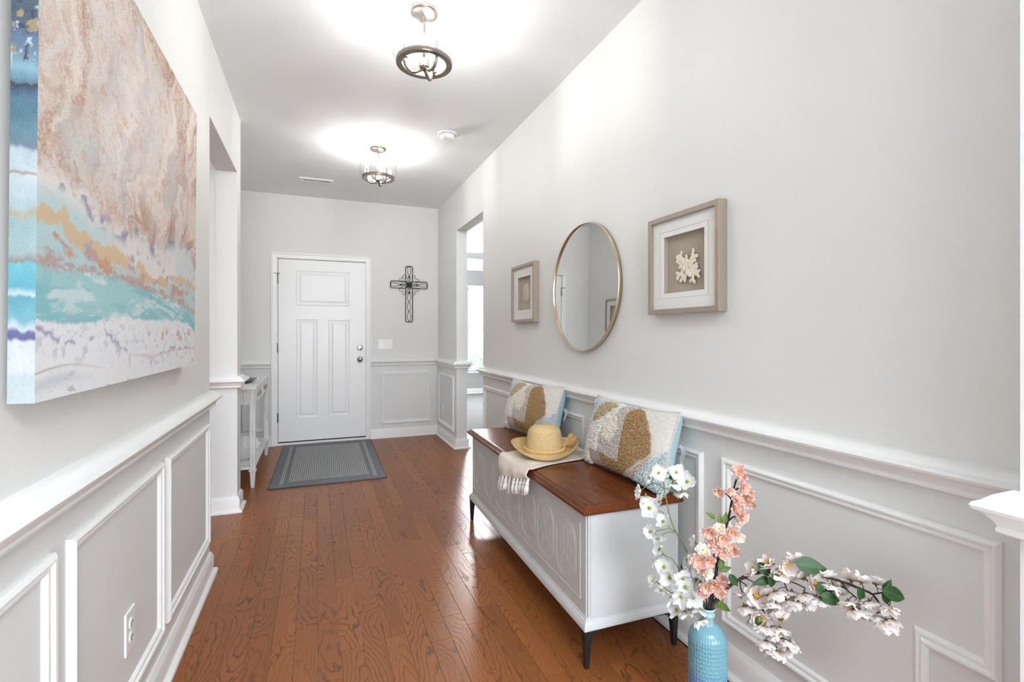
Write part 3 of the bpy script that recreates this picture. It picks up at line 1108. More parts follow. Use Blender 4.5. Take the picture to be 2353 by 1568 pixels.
def coral():
    rr = random.Random(23)
    m = MB()

    def branch(p, d, ln, r, lev):
        q = p + d * ln
        mid = p + d * ln * .5 + Vector((rr.uniform(-1, 1), rr.uniform(-.3, .3), rr.uniform(-1, 1))) * ln * .10
        m.tube([p, mid, q], [r, r * .9, r * .85], 7)
        m.ball(q, r * 1.12, 8, 6)
        m.ball(mid, r * 1.08, 8, 6)
        if lev == 0:
            m.ball(q + d * r * .8, r * .85, 8, 6)
            return
        for sgn in (-1, 1):
            a = sgn * rr.uniform(.35, .85)
            nd = Vector((d.x * math.cos(a) - d.z * math.sin(a), rr.uniform(-.45, .15), d.x * math.sin(a) + d.z * math.cos(a))).normalized()
            branch(q, nd, ln * rr.uniform(.62, .85), r * .86, lev - 1)

    for i in range(13):
        a = 2 * PI * i / 13 + rr.uniform(-.25, .25)
        st = Vector((rr.uniform(-.018, .018), rr.uniform(-.012, -.004), rr.uniform(-.018, .016)))
        branch(st, Vector((math.cos(a), rr.uniform(-.7, .1), math.sin(a))).normalized(), rr.uniform(.012, .021), rr.uniform(.0052, .0072), 2 if i % 2 else 1)
    # a shallow cluster that fits the box
    m.v = [(x * 1.5, -0.0125 + max(-1, min(1, (y + 0.012) / 0.024)) * 0.0085, z * 1.45 - 0.022) for (x, y, z) in m.v]
    return 'coral', m, M_CORAL


def urchin():
    m = MB()
    n = 60
    prof = []
    for i in range(15):
        q = i / 14
        prof.append((math.sin(q * PI / 2) ** .8, math.cos(q * PI / 2)))
    vs, fs = [], []
    for (r_, z) in prof:
        for k in range(n):
            a = 2 * PI * k / n
            rib = 1 + 0.045 * math.sin(a * 20 + r_ * 5) * r_
            vs.append((math.cos(a) * r_ * 0.052 * rib, -0.003 - z * 0.0165 * (1 + 0.05 * math.sin(r_ * 26)), math.sin(a) * r_ * 0.066 * rib))
    for i in range(len(prof) - 1):
        for k in range(n):
            l = (k + 1) % n
            fs.append((i * n + k, i * n + l, (i + 1) * n + l, (i + 1) * n + k))
    m.add(vs, fs)
    pts = [(0.004 + math.cos(s_) * (0.003 + s_ * 0.0016), -0.0205, math.sin(s_) * (0.003 + s_ * 0.0018)) for s_ in np.linspace(0, 9, 40)]
    m.tube(pts, 0.0012, 6)
    return 'sea_urchin', m, M_URCHIN


shadowbox('square champagne shadowbox with white coral, right of the round mirror', (XR, 1.5645, 1.5025), -PI / 2, coral)
shadowbox('square champagne shadowbox with a round tan shell, left of the round mirror', (XR, 3.1775, 1.5025), -PI / 2, urchin)
shadowbox('square shadowbox frame on the foyer wall, visible only in the round mirror', (XF, 5.21, 1.5025), PI / 2, None)

mir = thing('wall_mirror', 'round wall mirror in a thin brass rim between the two shadowboxes', 'mirror', (XR, 2.368, 1.4735), (-0.011, 0, -PI / 2 + 0.0055))
R_ = 0.3525
toY2 = Matrix.Rotation(PI / 2, 4, 'X')
obj('rim', MB().lathe([(R_ - 0.004, 0.0), (R_, 0.001), (R_, 0.024), (R_ - 0.0015, 0.0255), (R_ - 0.0045, 0.0255), (R_ - 0.0058, 0.024), (R_ - 0.0058, 0.012)], 96, mat=toY2, closed=True), M_BRASS, mir, smooth=True)
obj('glass', MB().lathe([(0.0, 0.016), (R_ - 0.0055, 0.016), (R_ - 0.0055, 0.008), (0.0, 0.008)], 96, mat=toY2), M_MIRROR, mir)

# ------------------------------------------------------------------ iron cross on the end wall
cr = thing('wall_cross', 'black wrought iron cross with scrollwork right of the front door', 'cross', (1.026, YF, 1.800))
D_ = -0.012


def arc(cx, cz, r, a0, a1, n=8, rz=None):
    return [(cx + r * math.cos(math.radians(a0 + (a1 - a0) * i / n)), D_, cz + (rz or r) * math.sin(math.radians(a0 + (a1 - a0) * i / n))) for i in range(n + 1)]


def arm(L0, L1, wd, rot):
    """rounded U from the centre out to L1"""
    rr = 0.018
    p = [(-wd * .35, D_, L0), (-wd, D_, L0 + 0.03), (-wd, D_, L1 - rr)] + arc(-wd + rr, L1 - rr, rr, 180, 90, 5)[1:] + arc(wd - rr, L1 - rr, rr, 90, 0, 5) + [(wd, D_, L0 + 0.03), (wd * .35, D_, L0)]
    M_ = Matrix.Rotation(rot, 4, 'Y')
    return [M_ @ Vector(q) for q in p]


out_m, in_m, pet_m = MB(), MB(), MB()
for rot, ln in ((0, 0.222), (PI / 2, 0.218), (-PI / 2, 0.218), (PI, 0.440)):
    out_m.tube(arm(0.02, ln, 0.041, rot), 0.0044, 8)
    M_ = Matrix.Rotation(rot, 4, 'Y')
    if ln < 0.3:
        lp = []
        for i in range(25):
            q = i / 24
            x = 0.021 * math.sin(q * PI) * (1 if True else 0)
            lp.append((0.021 * math.sin(PI * min(1, q * 1.0)) * (1 if q < .5 else 1), D_, 0.07 + q * (ln - 0.078)))
        L_ = [(-0.003, 0.085), (-0.008, 0.115), (-0.018, 0.155), (-0.021, ln - 0.030), (-0.016, ln - 0.010), (0, ln - 0.004), (0.016, ln - 0.010), (0.021, ln - 0.030), (0.018, 0.155), (0.008, 0.115), (0.003, 0.085)]
        in_m.tube([M_ @ Vector((x, D_, z)) for x, z in L_], 0.0028, 6)
    else:
        for sgn in (-1, 1):
            pts = []
            for i in range(41):
                q = i / 40
                z = 0.085 + q * (ln - 0.09)
                amp = 0.022 * abs(math.sin(q * PI * 3)) ** .8
                sg = sgn * (1 if int(q * 3 - 1e-6) % 2 == 0 else -1)
                pts.append(M_ @ Vector((sg * amp, D_ + sgn * 0.002, z)))
            in_m.tube(pts, 0.0028, 6)
    for sgn in (-1, 1):
        pt = [(0.0, 0.01), (sgn * 0.010, 0.035), (sgn * 0.019, 0.062), (sgn * 0.014, 0.088), (sgn * 0.002, 0.105), (sgn * 0.001, 0.07), (0, 0.01)]
        pet_m.tube([M_ @ Vector((x, D_ - 0.003, z)) for x, z in pt], 0.0026, 6)
sc_m = MB()
for k in range(4):
    M_ = Matrix.Rotation(k * PI / 2, 4, 'Y')
    for sgn in (-1, 1):
        pts = []
        for i in range(22):
            q = i / 21
            a = math.radians(-30 + 300 * q)
            r_ = 0.031 * (1 - .62 * q)
            pts.append(Vector((0.056 - math.cos(a) * r_ * .9 + 0.004, D_ - 0.002, 0.092 + math.sin(a) * r_)))
        if sgn < 0:
            pts = [Vector((p.z, p.y, p.x)) for p in pts]
        sc_m.tube([M_ @ p for p in pts], 0.0024, 6)
fl_m = MB()
for k in range(12):
    a = 2 * PI * k / 12
    tip = Vector((math.sin(a), 0, math.cos(a))) * (0.040 if k % 2 == 0 else 0.028)
    sd = Vector((math.cos(a), 0, -math.sin(a))) * 0.008
    c0 = Vector((0, D_ - 0.010, 0))
    p0, p1 = tip * .5 + sd + c0, tip * .5 - sd + c0
    bk = Vector((0, 0.003, 0))
    fl_m.add([c0, p0, tip + c0 + Vector((0, -0.004, 0)), p1, c0 + bk, p0 + bk, tip + c0 + bk, p1 + bk], [(0, 1, 2, 3), (7, 6, 5, 4), (0, 4, 5, 1), (1, 5, 6, 2), (2, 6, 7, 3), (3, 7, 4, 0)])
fl_m.ball((0, D_ - 0.013, 0), 0.010, 10, 8)
fl_m.tube([(0, D_ - 0.01, 0), (0, 0, 0)], 0.006, 8)
obj('outer_bar', out_m, M_BLACK, cr, smooth=True)
obj('inner_scroll', in_m, M_BLACK, cr, smooth=True)
obj('petal_loop', pet_m, M_BLACK, cr, smooth=True)
obj('corner_scroll', sc_m, M_BLACK, cr, smooth=True)
obj('centre_flower', fl_m, M_BLACK, cr)

# ------------------------------------------------------------------ switches, outlets, vent, smoke detector
sw = thing('light_switch', 'white three-gang light switch plate between door and iron cross', 'switch', (0.7505, YF, 1.0955))
obj('plate', MB().cbox((-0.0825, -0.006, -0.0585), (0.0825, 0.0, 0.0585), 0.003), M_WHITE, sw)
obj('rocker', MB().cbox((-0.0625, -0.011, -0.033), (-0.0305, -0.004, 0.033), 0.002), plain('rocker_white', (0.93, 0.93, 0.92), 0.3), sw)
for x in (0.0, 0.046):
    m = MB().cbox((x - 0.0055, -0.0075, -0.0125), (x + 0.0055, -0.004, 0.0125), 0.001)
    m.cbox((x - 0.004, -0.016, 0.001), (x + 0.004, -0.005, 0.010), 0.001)
    obj('toggle', m, M_WHITE, sw)
    for z in (-0.030, 0.030):
        obj('screw', MB().lathe([(0, 0), (0.003, 0), (0.003, 0.0012), (0, 0.0016)], 10, mat=Matrix.Translation((x, -0.006, z)) @ toY), M_NICKEL, sw)


def outlet(label, loc, rotz, w_=0.075, h_=0.122):
    r = thing('wall_outlet', label, 'outlet', loc, (0, 0, rotz))
    obj('plate', MB().cbox((-w_ / 2, -0.006, -h_ / 2), (w_ / 2, 0, h_ / 2), 0.003), M_WHITE, r)
    for z in (-0.0195, 0.0195):
        s_ = MB().lathe([(0.0, 0.004), (0.0155, 0.004), (0.0165, 0.0075), (0.0155, 0.0085), (0.0, 0.0085)], 20, mat=Matrix.Translation((0, 0, z)) @ toY)
        so_ = obj('socket', s_, M_WHITE, r, angle=40)
        ho = MB()
        for x in (-0.006, 0.006):
            ho.box((x - 0.001, -0.0090, z - 0.002), (x + 0.001, -0.0083, z + 0.006))
        ho.lathe([(0, 0.0083), (0.0022, 0.0083), (0.0022, 0.009), (0, 0.009)], 8, mat=Matrix.Translation((0, 0, z - 0.008)) @ toY)
        obj('slot', ho, M_DARK, so_)
    return r


outlet('white wall outlet inside the middle left wall panel', (XL, 1.728, 0.362), PI / 2)
outlet('white wall outlet on the short wall beyond the right opening', (XR, 5.656, 0.335), -PI / 2, 0.072, 0.115)
outlet('white wall outlet in the notch of the right wall panel', (XR, 0.655, 0.335), -PI / 2)

vt = thing('ceiling_vent', 'white louvered air vent in the ceiling above the door', 'vent', (0.003, 5.242, CE))
obj('frame', MB().sweep_wall(rect(-0.155, 0.155, -0.060, 0.060), [(0.0, 0.0), (0.0, 0.004), (0.004, 0.008), (0.034, 0.010), (0.034, 0.0)], (0, 0, 0), (1, 0, 0), (0, 1, 0), (0, 0, -1)), M_WHITE, vt)
obj('duct_shade', MB().box((-0.13, -0.032, -0.0015), (0.13, 0.032, -0.0005)), M_DARK, vt)  # dark sheet in place of the shade inside the vent
sl = me(MB().box((-0.0012, -0.0265, -0.0105), (0.0012, 0.0265, -0.002)), 'louver', M_WHITE)
for i in range(23):
    if i != 11:
        obj('louver', sl, None, vt, loc=(-0.114 + i * 0.01036, 0, 0), rot=(0, math.radians(28 if i < 11 else -28), 0))
obj('divider', MB().box((-0.006, -0.027, -0.0105), (0.006, 0.027, -0.001)), M_WHITE, vt)

sd_ = thing('smoke_detector', 'round white smoke detector on the ceiling near the right wall', 'smoke detector', (0.926, 3.66, CE))
obj('base', MB().lathe([(0.0, 0.0), (0.072, 0.0), (0.072, -0.007), (0.066, -0.011), (0.0, -0.011)], 40), M_WHITE, sd_, angle=35)
obj('body', MB().lathe([(0.056, -0.010), (0.057, -0.016), (0.055, -0.030), (0.046, -0.043), (0.030, -0.048), (0.0, -0.049)], 40), M_WHITE, sd_, angle=50)
m = MB()
for k in range(28):
    a = 2 * PI * k / 28
    p = Vector((math.cos(a) * .058, math.sin(a) * .058, -0.0125))
    m.box(tuple(p - Vector((.002, .002, .0013))), tuple(p + Vector((.002, .002, .0013))))
g_ = obj('gap_ring', m, M_DARK, sd_)
g_['kind'] = 'stuff'
obj('test_button', MB().lathe([(0.0, -0.048), (0.011, -0.048), (0.010, -0.0515), (0.0, -0.052)], 16, c=(0.012, -0.012, 0)), M_WHITE, sd_)

# ------------------------------------------------------------------ ceiling lights
def ceiling_light(loc, label, rz):
    r = thing('ceiling_light', label, 'ceiling light', loc, (0, 0, rz), 'glass drum ceiling lights')
    obj('canopy', MB().lathe([(0.0, 0.0), (0.066, 0.0), (0.066, -0.010), (0.062, -0.020), (0.055, -0.024), (0.0, -0.026)], 40), M_NICKEL, r, angle=40)
    obj('rod', MB().tube([(0, 0, -0.02), (0, 0, -0.262)], 0.0062, 12), M_NICKEL, r, smooth=True)
    obj('hub', MB().lathe([(0.0, -0.222), (0.012, -0.224), (0.020, -0.240), (0.022, -0.262), (0.024, -0.266), (0.018, -0.276), (0.009, -0.284), (0.0, -0.286)], 24), M_NICKEL, r, angle=40)
    obj('ring', MB().lathe([(0.104, -0.236), (0.129, -0.236), (0.130, -0.238), (0.130, -0.254), (0.129, -0.256), (0.104, -0.256), (0.103, -0.254), (0.103, -0.238)], 64, closed=True), M_NICKEL, r, angle=40)
    obj('glass_drum', MB().lathe([(0.124, -0.2355), (0.138, -0.228), (0.146, -0.212), (0.148, -0.190), (0.148, -0.086), (0.1455, -0.086), (0.1455, -0.190), (0.1435, -0.211), (0.136, -0.226), (0.124, -0.233)], 64, closed=True), M_GLASS, r, smooth=True)
    for k in range(3):
        a = 2 * PI * k / 3
        ca, sa = math.cos(a), math.sin(a)
        P = [(0.006, -0.272), (0.022, -0.284), (0.040, -0.294), (0.058, -0.296), (0.074, -0.288), (0.086, -0.270), (0.090, -0.248), (0.090, -0.228)]
        obj('arm', MB().tube([(ca * q, sa * q, z) for q, z in P], 0.0078, 10), M_NICKEL, r, smooth=True)
        obj('spoke', MB().tube([(ca * 0.088, sa * 0.088, -0.246), (ca * 0.106, sa * 0.106, -0.246)], 0.005, 8), M_NICKEL, r, smooth=True)
        cx, cy = ca * 0.090, sa * 0.090
        obj('candle_sleeve', MB().lathe([(0.0, -0.232), (0.0145, -0.232), (0.0145, -0.228), (0.011, -0.226), (0.011, -0.178), (0.0, -0.178)], 16, c=(cx, cy, 0)), M_CHROME, r, angle=40)
        obj('bulb', MB().lathe([(0.0, -0.180), (0.008, -0.178), (0.013, -0.165), (0.0165, -0.148), (0.015, -0.130), (0.009, -0.112), (0.003, -0.098), (0.0, -0.092)], 14, c=(cx, cy, 0)), M_BULB, r, smooth=True)
    return r


L1 = ceiling_light((0.472, 2.305, CE), 'lit glass drum ceiling light nearer the camera, above the canvas end', math.radians(-64))
L2 = dup(L1, (0.470, 4.143, CE), (0, 0, math.radians(-52)), 'lit glass drum ceiling light farther down the hall, near the vent')

# ------------------------------------------------------------------ door mat
mt = thing('door_mat', 'grey ribbed door mat with darker border in front of the door', 'mat', (0.113, 5.045, 0.0), (0, 0, math.radians(-0.8)))
mw, ml = 0.455, 0.795
t = NT('mat_pile')
co = t.coord()
sep = t.n('SeparateXYZ')
t.l(co, sep.inputs[0])
ax, ay = t.math('ABSOLUTE', sep.outputs[0]), t.math('ABSOLUTE', sep.outputs[1])
inside = t.math('MULTIPLY', t.math('LESS_THAN', ax, 0.318), t.math('LESS_THAN', ay, 0.655))
saw = t.math('FRACT', t.math('MULTIPLY', sep.outputs[0], 62.0))
strp = t.math('MULTIPLY', t.math('GREATER_THAN', saw, 0.52), inside)
dl1 = t.math('LESS_THAN', t.math('ABSOLUTE', t.math('SUBTRACT', ax, 0.358)), 0.004)
dl2 = t.math('LESS_THAN', t.math('ABSOLUTE', t.math('SUBTRACT', ax, 0.374)), 0.004)
dl = t.math('MULTIPLY', t.math('MAXIMUM', dl1, dl2), t.math('LESS_THAN', ay, 0.71))
light = t.math('MAXIMUM', strp, dl)
sp = t.noise(co, 330, 2, 0.8)
sp2 = t.noise(co, 120, 2, 0.8)
base = t.mix(t.ramp(sp, [(0.38, 0.0), (0.62, 1.0)]), (0.070, 0.073, 0.082), (0.30, 0.31, 0.33))
lite = t.mix(t.ramp(sp, [(0.38, 0.0), (0.62, 1.0)]), (0.26, 0.26, 0.26), (0.60, 0.60, 0.58))
t.p(t.mix(light, base, lite), 0.95, 0, 0.1)
t.bump(t.math('ADD', t.math('MULTIPLY', light, 0.5), sp2), 0.6, 0.004)
obj('pile', MB().cbox((-mw + 0.006, -ml + 0.006, 0.003), (mw - 0.006, ml - 0.006, 0.011), 0.003), t.mat, mt)
obj('binding', MB().sweep_wall(rect(-mw, mw, -ml, ml), [(0, 0.0), (0, 0.006), (0.003, 0.009), (0.008, 0.009), (0.011, 0.005), (0.011, 0.0)], (0, 0, 0), (1, 0, 0), (0, 1, 0), (0, 0, 1)), plain('mat_binding', (0.06, 0.06, 0.065), 0.9), mt)

# ------------------------------------------------------------------ console table in the foyer
t = NT('whitewashed_wood')
co = t.coord()
st = t.noise(t.mapping(co, (150, 150, 5)), 1.0, 5, 0.7)
t.p(t.mix(t.ramp(st, [(0.46, 0.0), (0.72, 1.0)]), (0.74, 0.74, 0.74), (0.36, 0.355, 0.35)), 0.6, 0, 0.3)
t.bump(st, 0.25, 0.002)
M_WASH = t.mat
t = NT('whitewashed_boards')
co = t.coord()
st = t.noise(t.mapping(co, (150, 5, 150)), 1.0, 5, 0.7)
t.p(t.mix(t.ramp(st, [(0.50, 0.0), (0.76, 1.0)]), (0.80, 0.80, 0.80), (0.52, 0.515, 0.51)), 0.6, 0, 0.3)
t.bump(st, 0.2, 0.002)
M_WASHY = t.mat
ct = thing('console_table', 'whitewashed console table with a low shelf against the foyer wall', 'table', (-0.612, 4.94, 0.0))
tx, ty = 0.172, 0.595
for i in range(3):
    x0 = -tx + i * 2 * tx / 3
    obj('top_board', MB().cbox((x0 + 0.0006, -ty, 0.778), (x0 + 2 * tx / 3 - 0.0006, ty, 0.803), 0.002), M_WASHY, ct)
LX, LY = tx - 0.028, ty - 0.030
for sx in (-1, 1):
    for sy in (-1, 1):
        cx, cy, h = sx * LX, sy * LY, 0.020
        m = MB()
        m.cbox((cx - h, cy - h, 0.142), (cx + h, cy + h, 0.778), 0.002)
        vs = []
        for z, q in ((0.0, 0.012), (0.128, 0.0195), (0.134, 0.0195)):
            vs += [(cx - q, cy - q, z), (cx + q, cy - q, z), (cx + q, cy + q, z), (cx - q, cy + q, z)]
        m.add(vs, [(3, 2, 1, 0), (8, 9, 10, 11)] + [(4 * i + k, 4 * i + (k + 1) % 4, 4 * i + 4 + (k + 1) % 4, 4 * i + 4 + k) for i in range(2) for k in range(4)])
        lg = obj('leg', m, M_WASH, ct)
        obj('collar', MB().cbox((cx - 0.028, cy - 0.028, 0.132), (cx + 0.028, cy + 0.028, 0.143), 0.003), M_WASH, lg)
for i in range(3):
    x0 = -tx + 0.012 + i * (2 * tx - 0.024) / 3
    obj('shelf_board', MB().cbox((x0 + 0.0006, -ty + 0.02, 0.148), (x0 + (2 * tx - 0.024) / 3 - 0.0006, ty - 0.02, 0.170), 0.002), M_WASHY, ct)
obj('apron', MB().box((-LX, LY - 0.012, 0.655), (LX, LY + 0.012, 0.778)).box((-LX - 0.012, -LY, 0.655), (-LX + 0.006, LY, 0.778)), M_WASH, ct)
# slanted-board end panel facing the hall
ep = obj('end_panel', MB().box((-LX + 0.02, -LY - 0.004, 0.657), (LX - 0.02, -LY + 0.012, 0.777)), plain('panel_joint', (0.20, 0.20, 0.20), 0.8), ct)


def clip_poly(poly, x0, x1, z0, z1):
    def cl(P, f):
        out = []
        for i in range(len(P)):
            a_, b_ = P[i - 1], P[i]
            fa, fb = f(a_), f(b_)
            if (fa >= 0) != (fb >= 0):
                q = fa / (fa - fb)
                out.append((a_[0] + (b_[0] - a_[0]) * q, a_[1] + (b_[1] - a_[1]) * q))
            if fb >= 0:
                out.append(b_)
        return out
    for f in (lambda p: p[0] - x0, lambda p: x1 - p[0], lambda p: p[1] - z0, lambda p: z1 - p[1]):
        poly = cl(poly, f) if poly else poly
    return poly


for sgn in (-1, 1):
    for k in range(-5, 7):
        w0 = 0.042
        c0 = k * w0
        # boards at 45 degrees meeting in a chevron on the panel's middle line
        P = [(0, 0.717 + c0 + 0.001), (sgn * 0.3, 0.717 + c0 + 0.3 + 0.001), (sgn * 0.3, 0.717 + c0 + 0.3 + w0 - 0.001), (0, 0.717 + c0 + w0 - 0.001)]
        if sgn < 0:
            P = [(x, z - 0.021) for x, z in P]
        x0, x1 = (0.0008, LX - 0.021) if sgn > 0 else (-LX + 0.021, -0.0008)
        q = clip_poly(P, x0, x1, 0.659, 0.775)
        if q and len(q) >= 3:
            n_ = len(q)
            m = MB()
            m.add([(x, -LY - 0.010, z) for x, z in q] + [(x, -LY - 0.003, z) for x, z in q], [tuple(range(n_)), tuple(range(2 * n_ - 1, n_ - 1, -1))] + [(i, (i + 1) % n_, n_ + (i + 1) % n_, n_ + i) for i in range(n_)])
            obj('chevron_board', m, M_WASH, ep)
for (y0, y1) in ((-LY + 0.022, -0.004), (0.004, LY - 0.022)):
    dr = obj('drawer', MB().cbox((LX - 0.008, y0, 0.662), (LX + 0.016, y1, 0.774), 0.003), M_WASHY, ct)
    cy = (y0 + y1) / 2
    for q in (-0.085, 0.085):
        m = MB()
        m.tube([(LX + 0.019, cy + q - 0.045, 0.730), (LX + 0.022, cy + q - 0.045, 0.706), (LX + 0.022, cy + q + 0.045, 0.706), (LX + 0.019, cy + q + 0.045, 0.730)], 0.0032, 6, closed=True)
        m.ball((LX + 0.0175, cy + q, 0.733), 0.005, 8, 6)
        obj('handle', m, M_NICKEL, dr, smooth=True)

bw = MB().lathe([(0.0, 0.0), (0.045, 0.0), (0.080, 0.010), (0.108, 0.026), (0.118, 0.036), (0.115, 0.038), (0.100, 0.029), (0.070, 0.015), (0.0, 0.008)], 40, sx=0.85)
tag(obj('decor_bowl', bw, M_SILVER, loc=(-0.570, 4.70, 0.803), smooth=True), 'shallow hammered silver bowl on the console table top', 'bowl')

# pieces on the low shelf
t = NT('crystal')
t.p((0.90, 0.91, 0.92), 0.06, 0, 0.8, trans=0.35, ior=1.5)
M_CRYSTAL = t.mat


def facet_jar(name, label, cat, loc, prof, n, seed, jit):
    rr = random.Random(seed)
    m = MB()
    vs, fs = [], []
    for i, (r_, z) in enumerate(prof):
        for k in range(n):
            a = 2 * PI * (k + .5 * (i % 2)) / n
            q = r_ * (1 + rr.uniform(-jit, jit))
            vs.append((q * math.cos(a), q * math.sin(a), z))
    for i in range(len(prof) - 1):
        for k in range(n):
            l = (k + 1) % n
            if i % 2 == 0:
                fs += [(i * n + k, i * n + l, (i + 1) * n + k), (i * n + l, (i + 1) * n + l, (i + 1) * n + k)]
            else:
                fs += [(i * n + k, (i + 1) * n + l, (i + 1) * n + k), (i * n + k, i * n + l, (i + 1) * n + l)]
    fs.append(tuple(range(n - 1, -1, -1)))
    fs.append(tuple((len(prof) - 1) * n + k for k in range(n)))
    m.add(vs, fs)
    return tag(obj(name, m, M_CRYSTAL, loc=loc), label, cat)


facet_jar('crystal_vase', 'round cut crystal vase on the low shelf of the console table', 'vase', (-0.575, 4.62, 0.170),
          [(0.05, 0.0), (0.085, 0.03), (0.102, 0.07), (0.105, 0.11), (0.095, 0.15), (0.075, 0.185), (0.06, 0.205), (0.075, 0.235)], 18, 3, 0.02)
facet_jar('crystal_jar', 'tall knobbed crystal jar at the back of the low shelf', 'jar', (-0.690, 4.86, 0.170),
          [(0.045, 0.0), (0.05, 0.05), (0.045, 0.12), (0.03, 0.16), (0.05, 0.19), (0.055, 0.23), (0.035, 0.27), (0.012, 0.30)], 14, 8, 0.03)
# knobbly white coral piece
m = MB()


def knob(u, v):
    a, e = u * 2 * PI, (v - .5) * PI
    r_ = 0.072 * (1 + .10 * math.sin(a * 6 + 3 * e) * math.cos(e) + .09 * math.sin(a * 9 - 5 * e + 1) * math.cos(e) + .07 * math.sin(e * 9 + a * 3))
    return (math.cos(a) * math.cos(e) * r_ * .75, math.sin(a) * math.cos(e) * r_ * 1.05, 0.062 + math.sin(e) * r_ * .9)


m.grid(knob, 72, 37, True)
m.v = [(x, y, max(0.0, z)) for x, y, z in m.v]
tag(obj('coral_ornament', m, plain('white_coral', (0.86, 0.855, 0.84), 0.6, grain=0.04, scale=60, bump=0.3), loc=(-0.530, 4.90, 0.170), smooth=True, fix=False), 'knobbly white coral ornament on the low shelf of the console table', 'ornament')

# ------------------------------------------------------------------ storage bench with carved front
ch = thing('storage_bench', 'grey storage bench with carved front, polished brown lid and black legs', 'bench', (0.888, 1.540, 0.0), (0, 0, -0.021))
CW, CL = 0.440, 1.575


def rings_box(rings, top=True, bottom=True, w_=CW, l_=CL):
    """rings of (inset, z) on the bench plan"""
    m = MB()
    vs, fs = [], []
    for i_, z in rings:
        vs += [(i_, i_, z), (w_ - i_, i_, z), (w_ - i_, l_ - i_, z), (i_, l_ - i_, z)]
    for r_ in range(len(rings) - 1):
        for k in range(4):
            l = (k + 1) % 4
            fs.append((4 * r_ + k, 4 * r_ + l, 4 * r_ + 4 + l, 4 * r_ + 4 + k))
    if bottom:
        fs.append((3, 2, 1, 0))
    if top:
        q = 4 * (len(rings) - 1)
        fs.append((q, q + 1, q + 2, q + 3))
    m.add(vs, fs)
    return m


obj('lid', rings_box([(0.008, 0.560), (0.003, 0.563), (0.0, 0.568), (0.0, 0.574), (0.003, 0.578), (0.009, 0.580), (0.010, 0.582), (0.016, 0.588), (0.024, 0.591), (0.029, 0.5915), (0.0302, 0.589), (0.0318, 0.589), (0.033, 0.592)]), M_LID, ch)
body = MB()
body.box((0.032, 0.024, 0.170), (0.430, CL - 0.024, 0.556))
obj('body', body, M_CHEST, ch)
obj('lid_shade', MB().box((0.034, 0.03, 0.550), (0.428, CL - 0.03, 0.562)), M_DARK, ch)  # black strip paints the shade between lid and body
for y0 in (0.020, CL - 0.030):
    obj('end_panel', MB().cbox((0.040, y0, 0.182), (0.430, y0 + 0.010, 0.555), 0.001), M_CHEST, ch)
obj('front_panel', MB().cbox((0.028, 0.034, 0.184), (0.040, CL - 0.034, 0.548), 0.001), M_CHEST, ch)
line = MB().sweep_wall(rect(0.075, CL - 0.075, 0.228, 0.512), [(0, 0.0), (0, 0.0015), (0.001, 0.0022), (0.0022, 0.0015), (0.0022, 0.0)], (0.028, 0, 0), (0, 1, 0), (0, 0, 1), (-1, 0, 0))
obj('carved_border', line, M_CHEST, ch)


def stad(hw, hh, r, n=8):
    pts = []
    for cx, cz, a0 in ((hw - r, hh - r, 0), (-hw + r, hh - r, 90), (-hw + r, -hh + r, 180), (hw - r, -hh + r, 270)):
        for i in range(n + 1):
            a = math.radians(a0 + 90 * i / n)
            pts.append((0.0, cx + r * math.cos(a), cz + r * math.sin(a)))
    return pts


cm = MB()
for off in (0.0, 0.0045, 0.009, 0.0135, 0.018):
    cm.tube(stad(0.092 - off, 0.118 - off, 0.066 - off, 7), 0.0012, 5, closed=True)


def spiral(cy, cz, r0, turns, ph, sgn=1):
    n = int(14 * turns)
    return [(0.0, cy + sgn * math.cos(ph + 2 * PI * turns * i / n) * r0 * (1 - .85 * i / n), cz + math.sin(ph + 2 * PI * turns * i / n) * r0 * (1 - .85 * i / n)) for i in range(n + 1)]


for sgn in (-1, 1):
    for cy, cz, r_, ph in ((0.034, 0.062, 0.026, 1.2), (0.036, -0.060, 0.026, 4.2), (0.046, 0.004, 0.019, 0.4), (0.018, 0.028, 0.014, 3.0), (0.018, -0.026, 0.014, 2.6), (0.014, 0.085, 0.011, 5.0), (0.014, -0.086, 0.011, 1.0)):
        for k in (0.0, 0.0035, 0.007):
            if r_ - k > 0.008:
                cm.tube(spiral(sgn * cy, cz, r_ - k, 1.6, ph, sgn), 0.0009, 4)
    cm.tube([(0, sgn * 0.004, -0.095), (0, sgn * 0.024, -0.045), (0, sgn * 0.006, 0.0), (0, sgn * 0.026, 0.045), (0, sgn * 0.004, 0.096)], 0.0013, 4)
cm.v = [(x * .8 + 0.0005, y, z) for x, y, z in cm.v]
cmesh = me(cm, 'carved_motif', M_CHEST, smooth=True)
for i in range(7):
    obj('carved_motif', cmesh, None, ch, loc=(0.0278, 0.1985 + i * 0.1965, 0.368))
obj('base_moulding', rings_box([(0.012, 0.138), (0.010, 0.141), (0.010, 0.148), (0.013, 0.160), (0.020, 0.172), (0.024, 0.174), (0.025, 0.179), (0.033, 0.184)]), M_CHEST, ch)
prof = [(0.0, 0.139), (0.003, 0.070), (0.007, 0.0), (0.022, 0.0), (0.027, 0.075), (0.030, 0.100), (0.035, 0.115), (0.047, 0.126), (0.070, 0.132), (0.105, 0.134), (0.105, 0.139)]


def leg_mesh():
    m = MB()
    for ax in (0, 1):
        n = len(prof)
        vs = []
        for side in (0, 1):
            for s_, z in prof:
                q = 0.003 + (0.139 - z) * 0.02 if side == 0 else 0.028 - (0.139 - z) * 0.05
                vs.append((s_, q, z) if ax == 0 else (q, s_, z))
        m.add(vs, [tuple(range(n)), tuple(range(2 * n - 1, n - 1, -1))] + [(i, (i + 1) % n, n + (i + 1) % n, n + i) for i in range(n)])
    return m


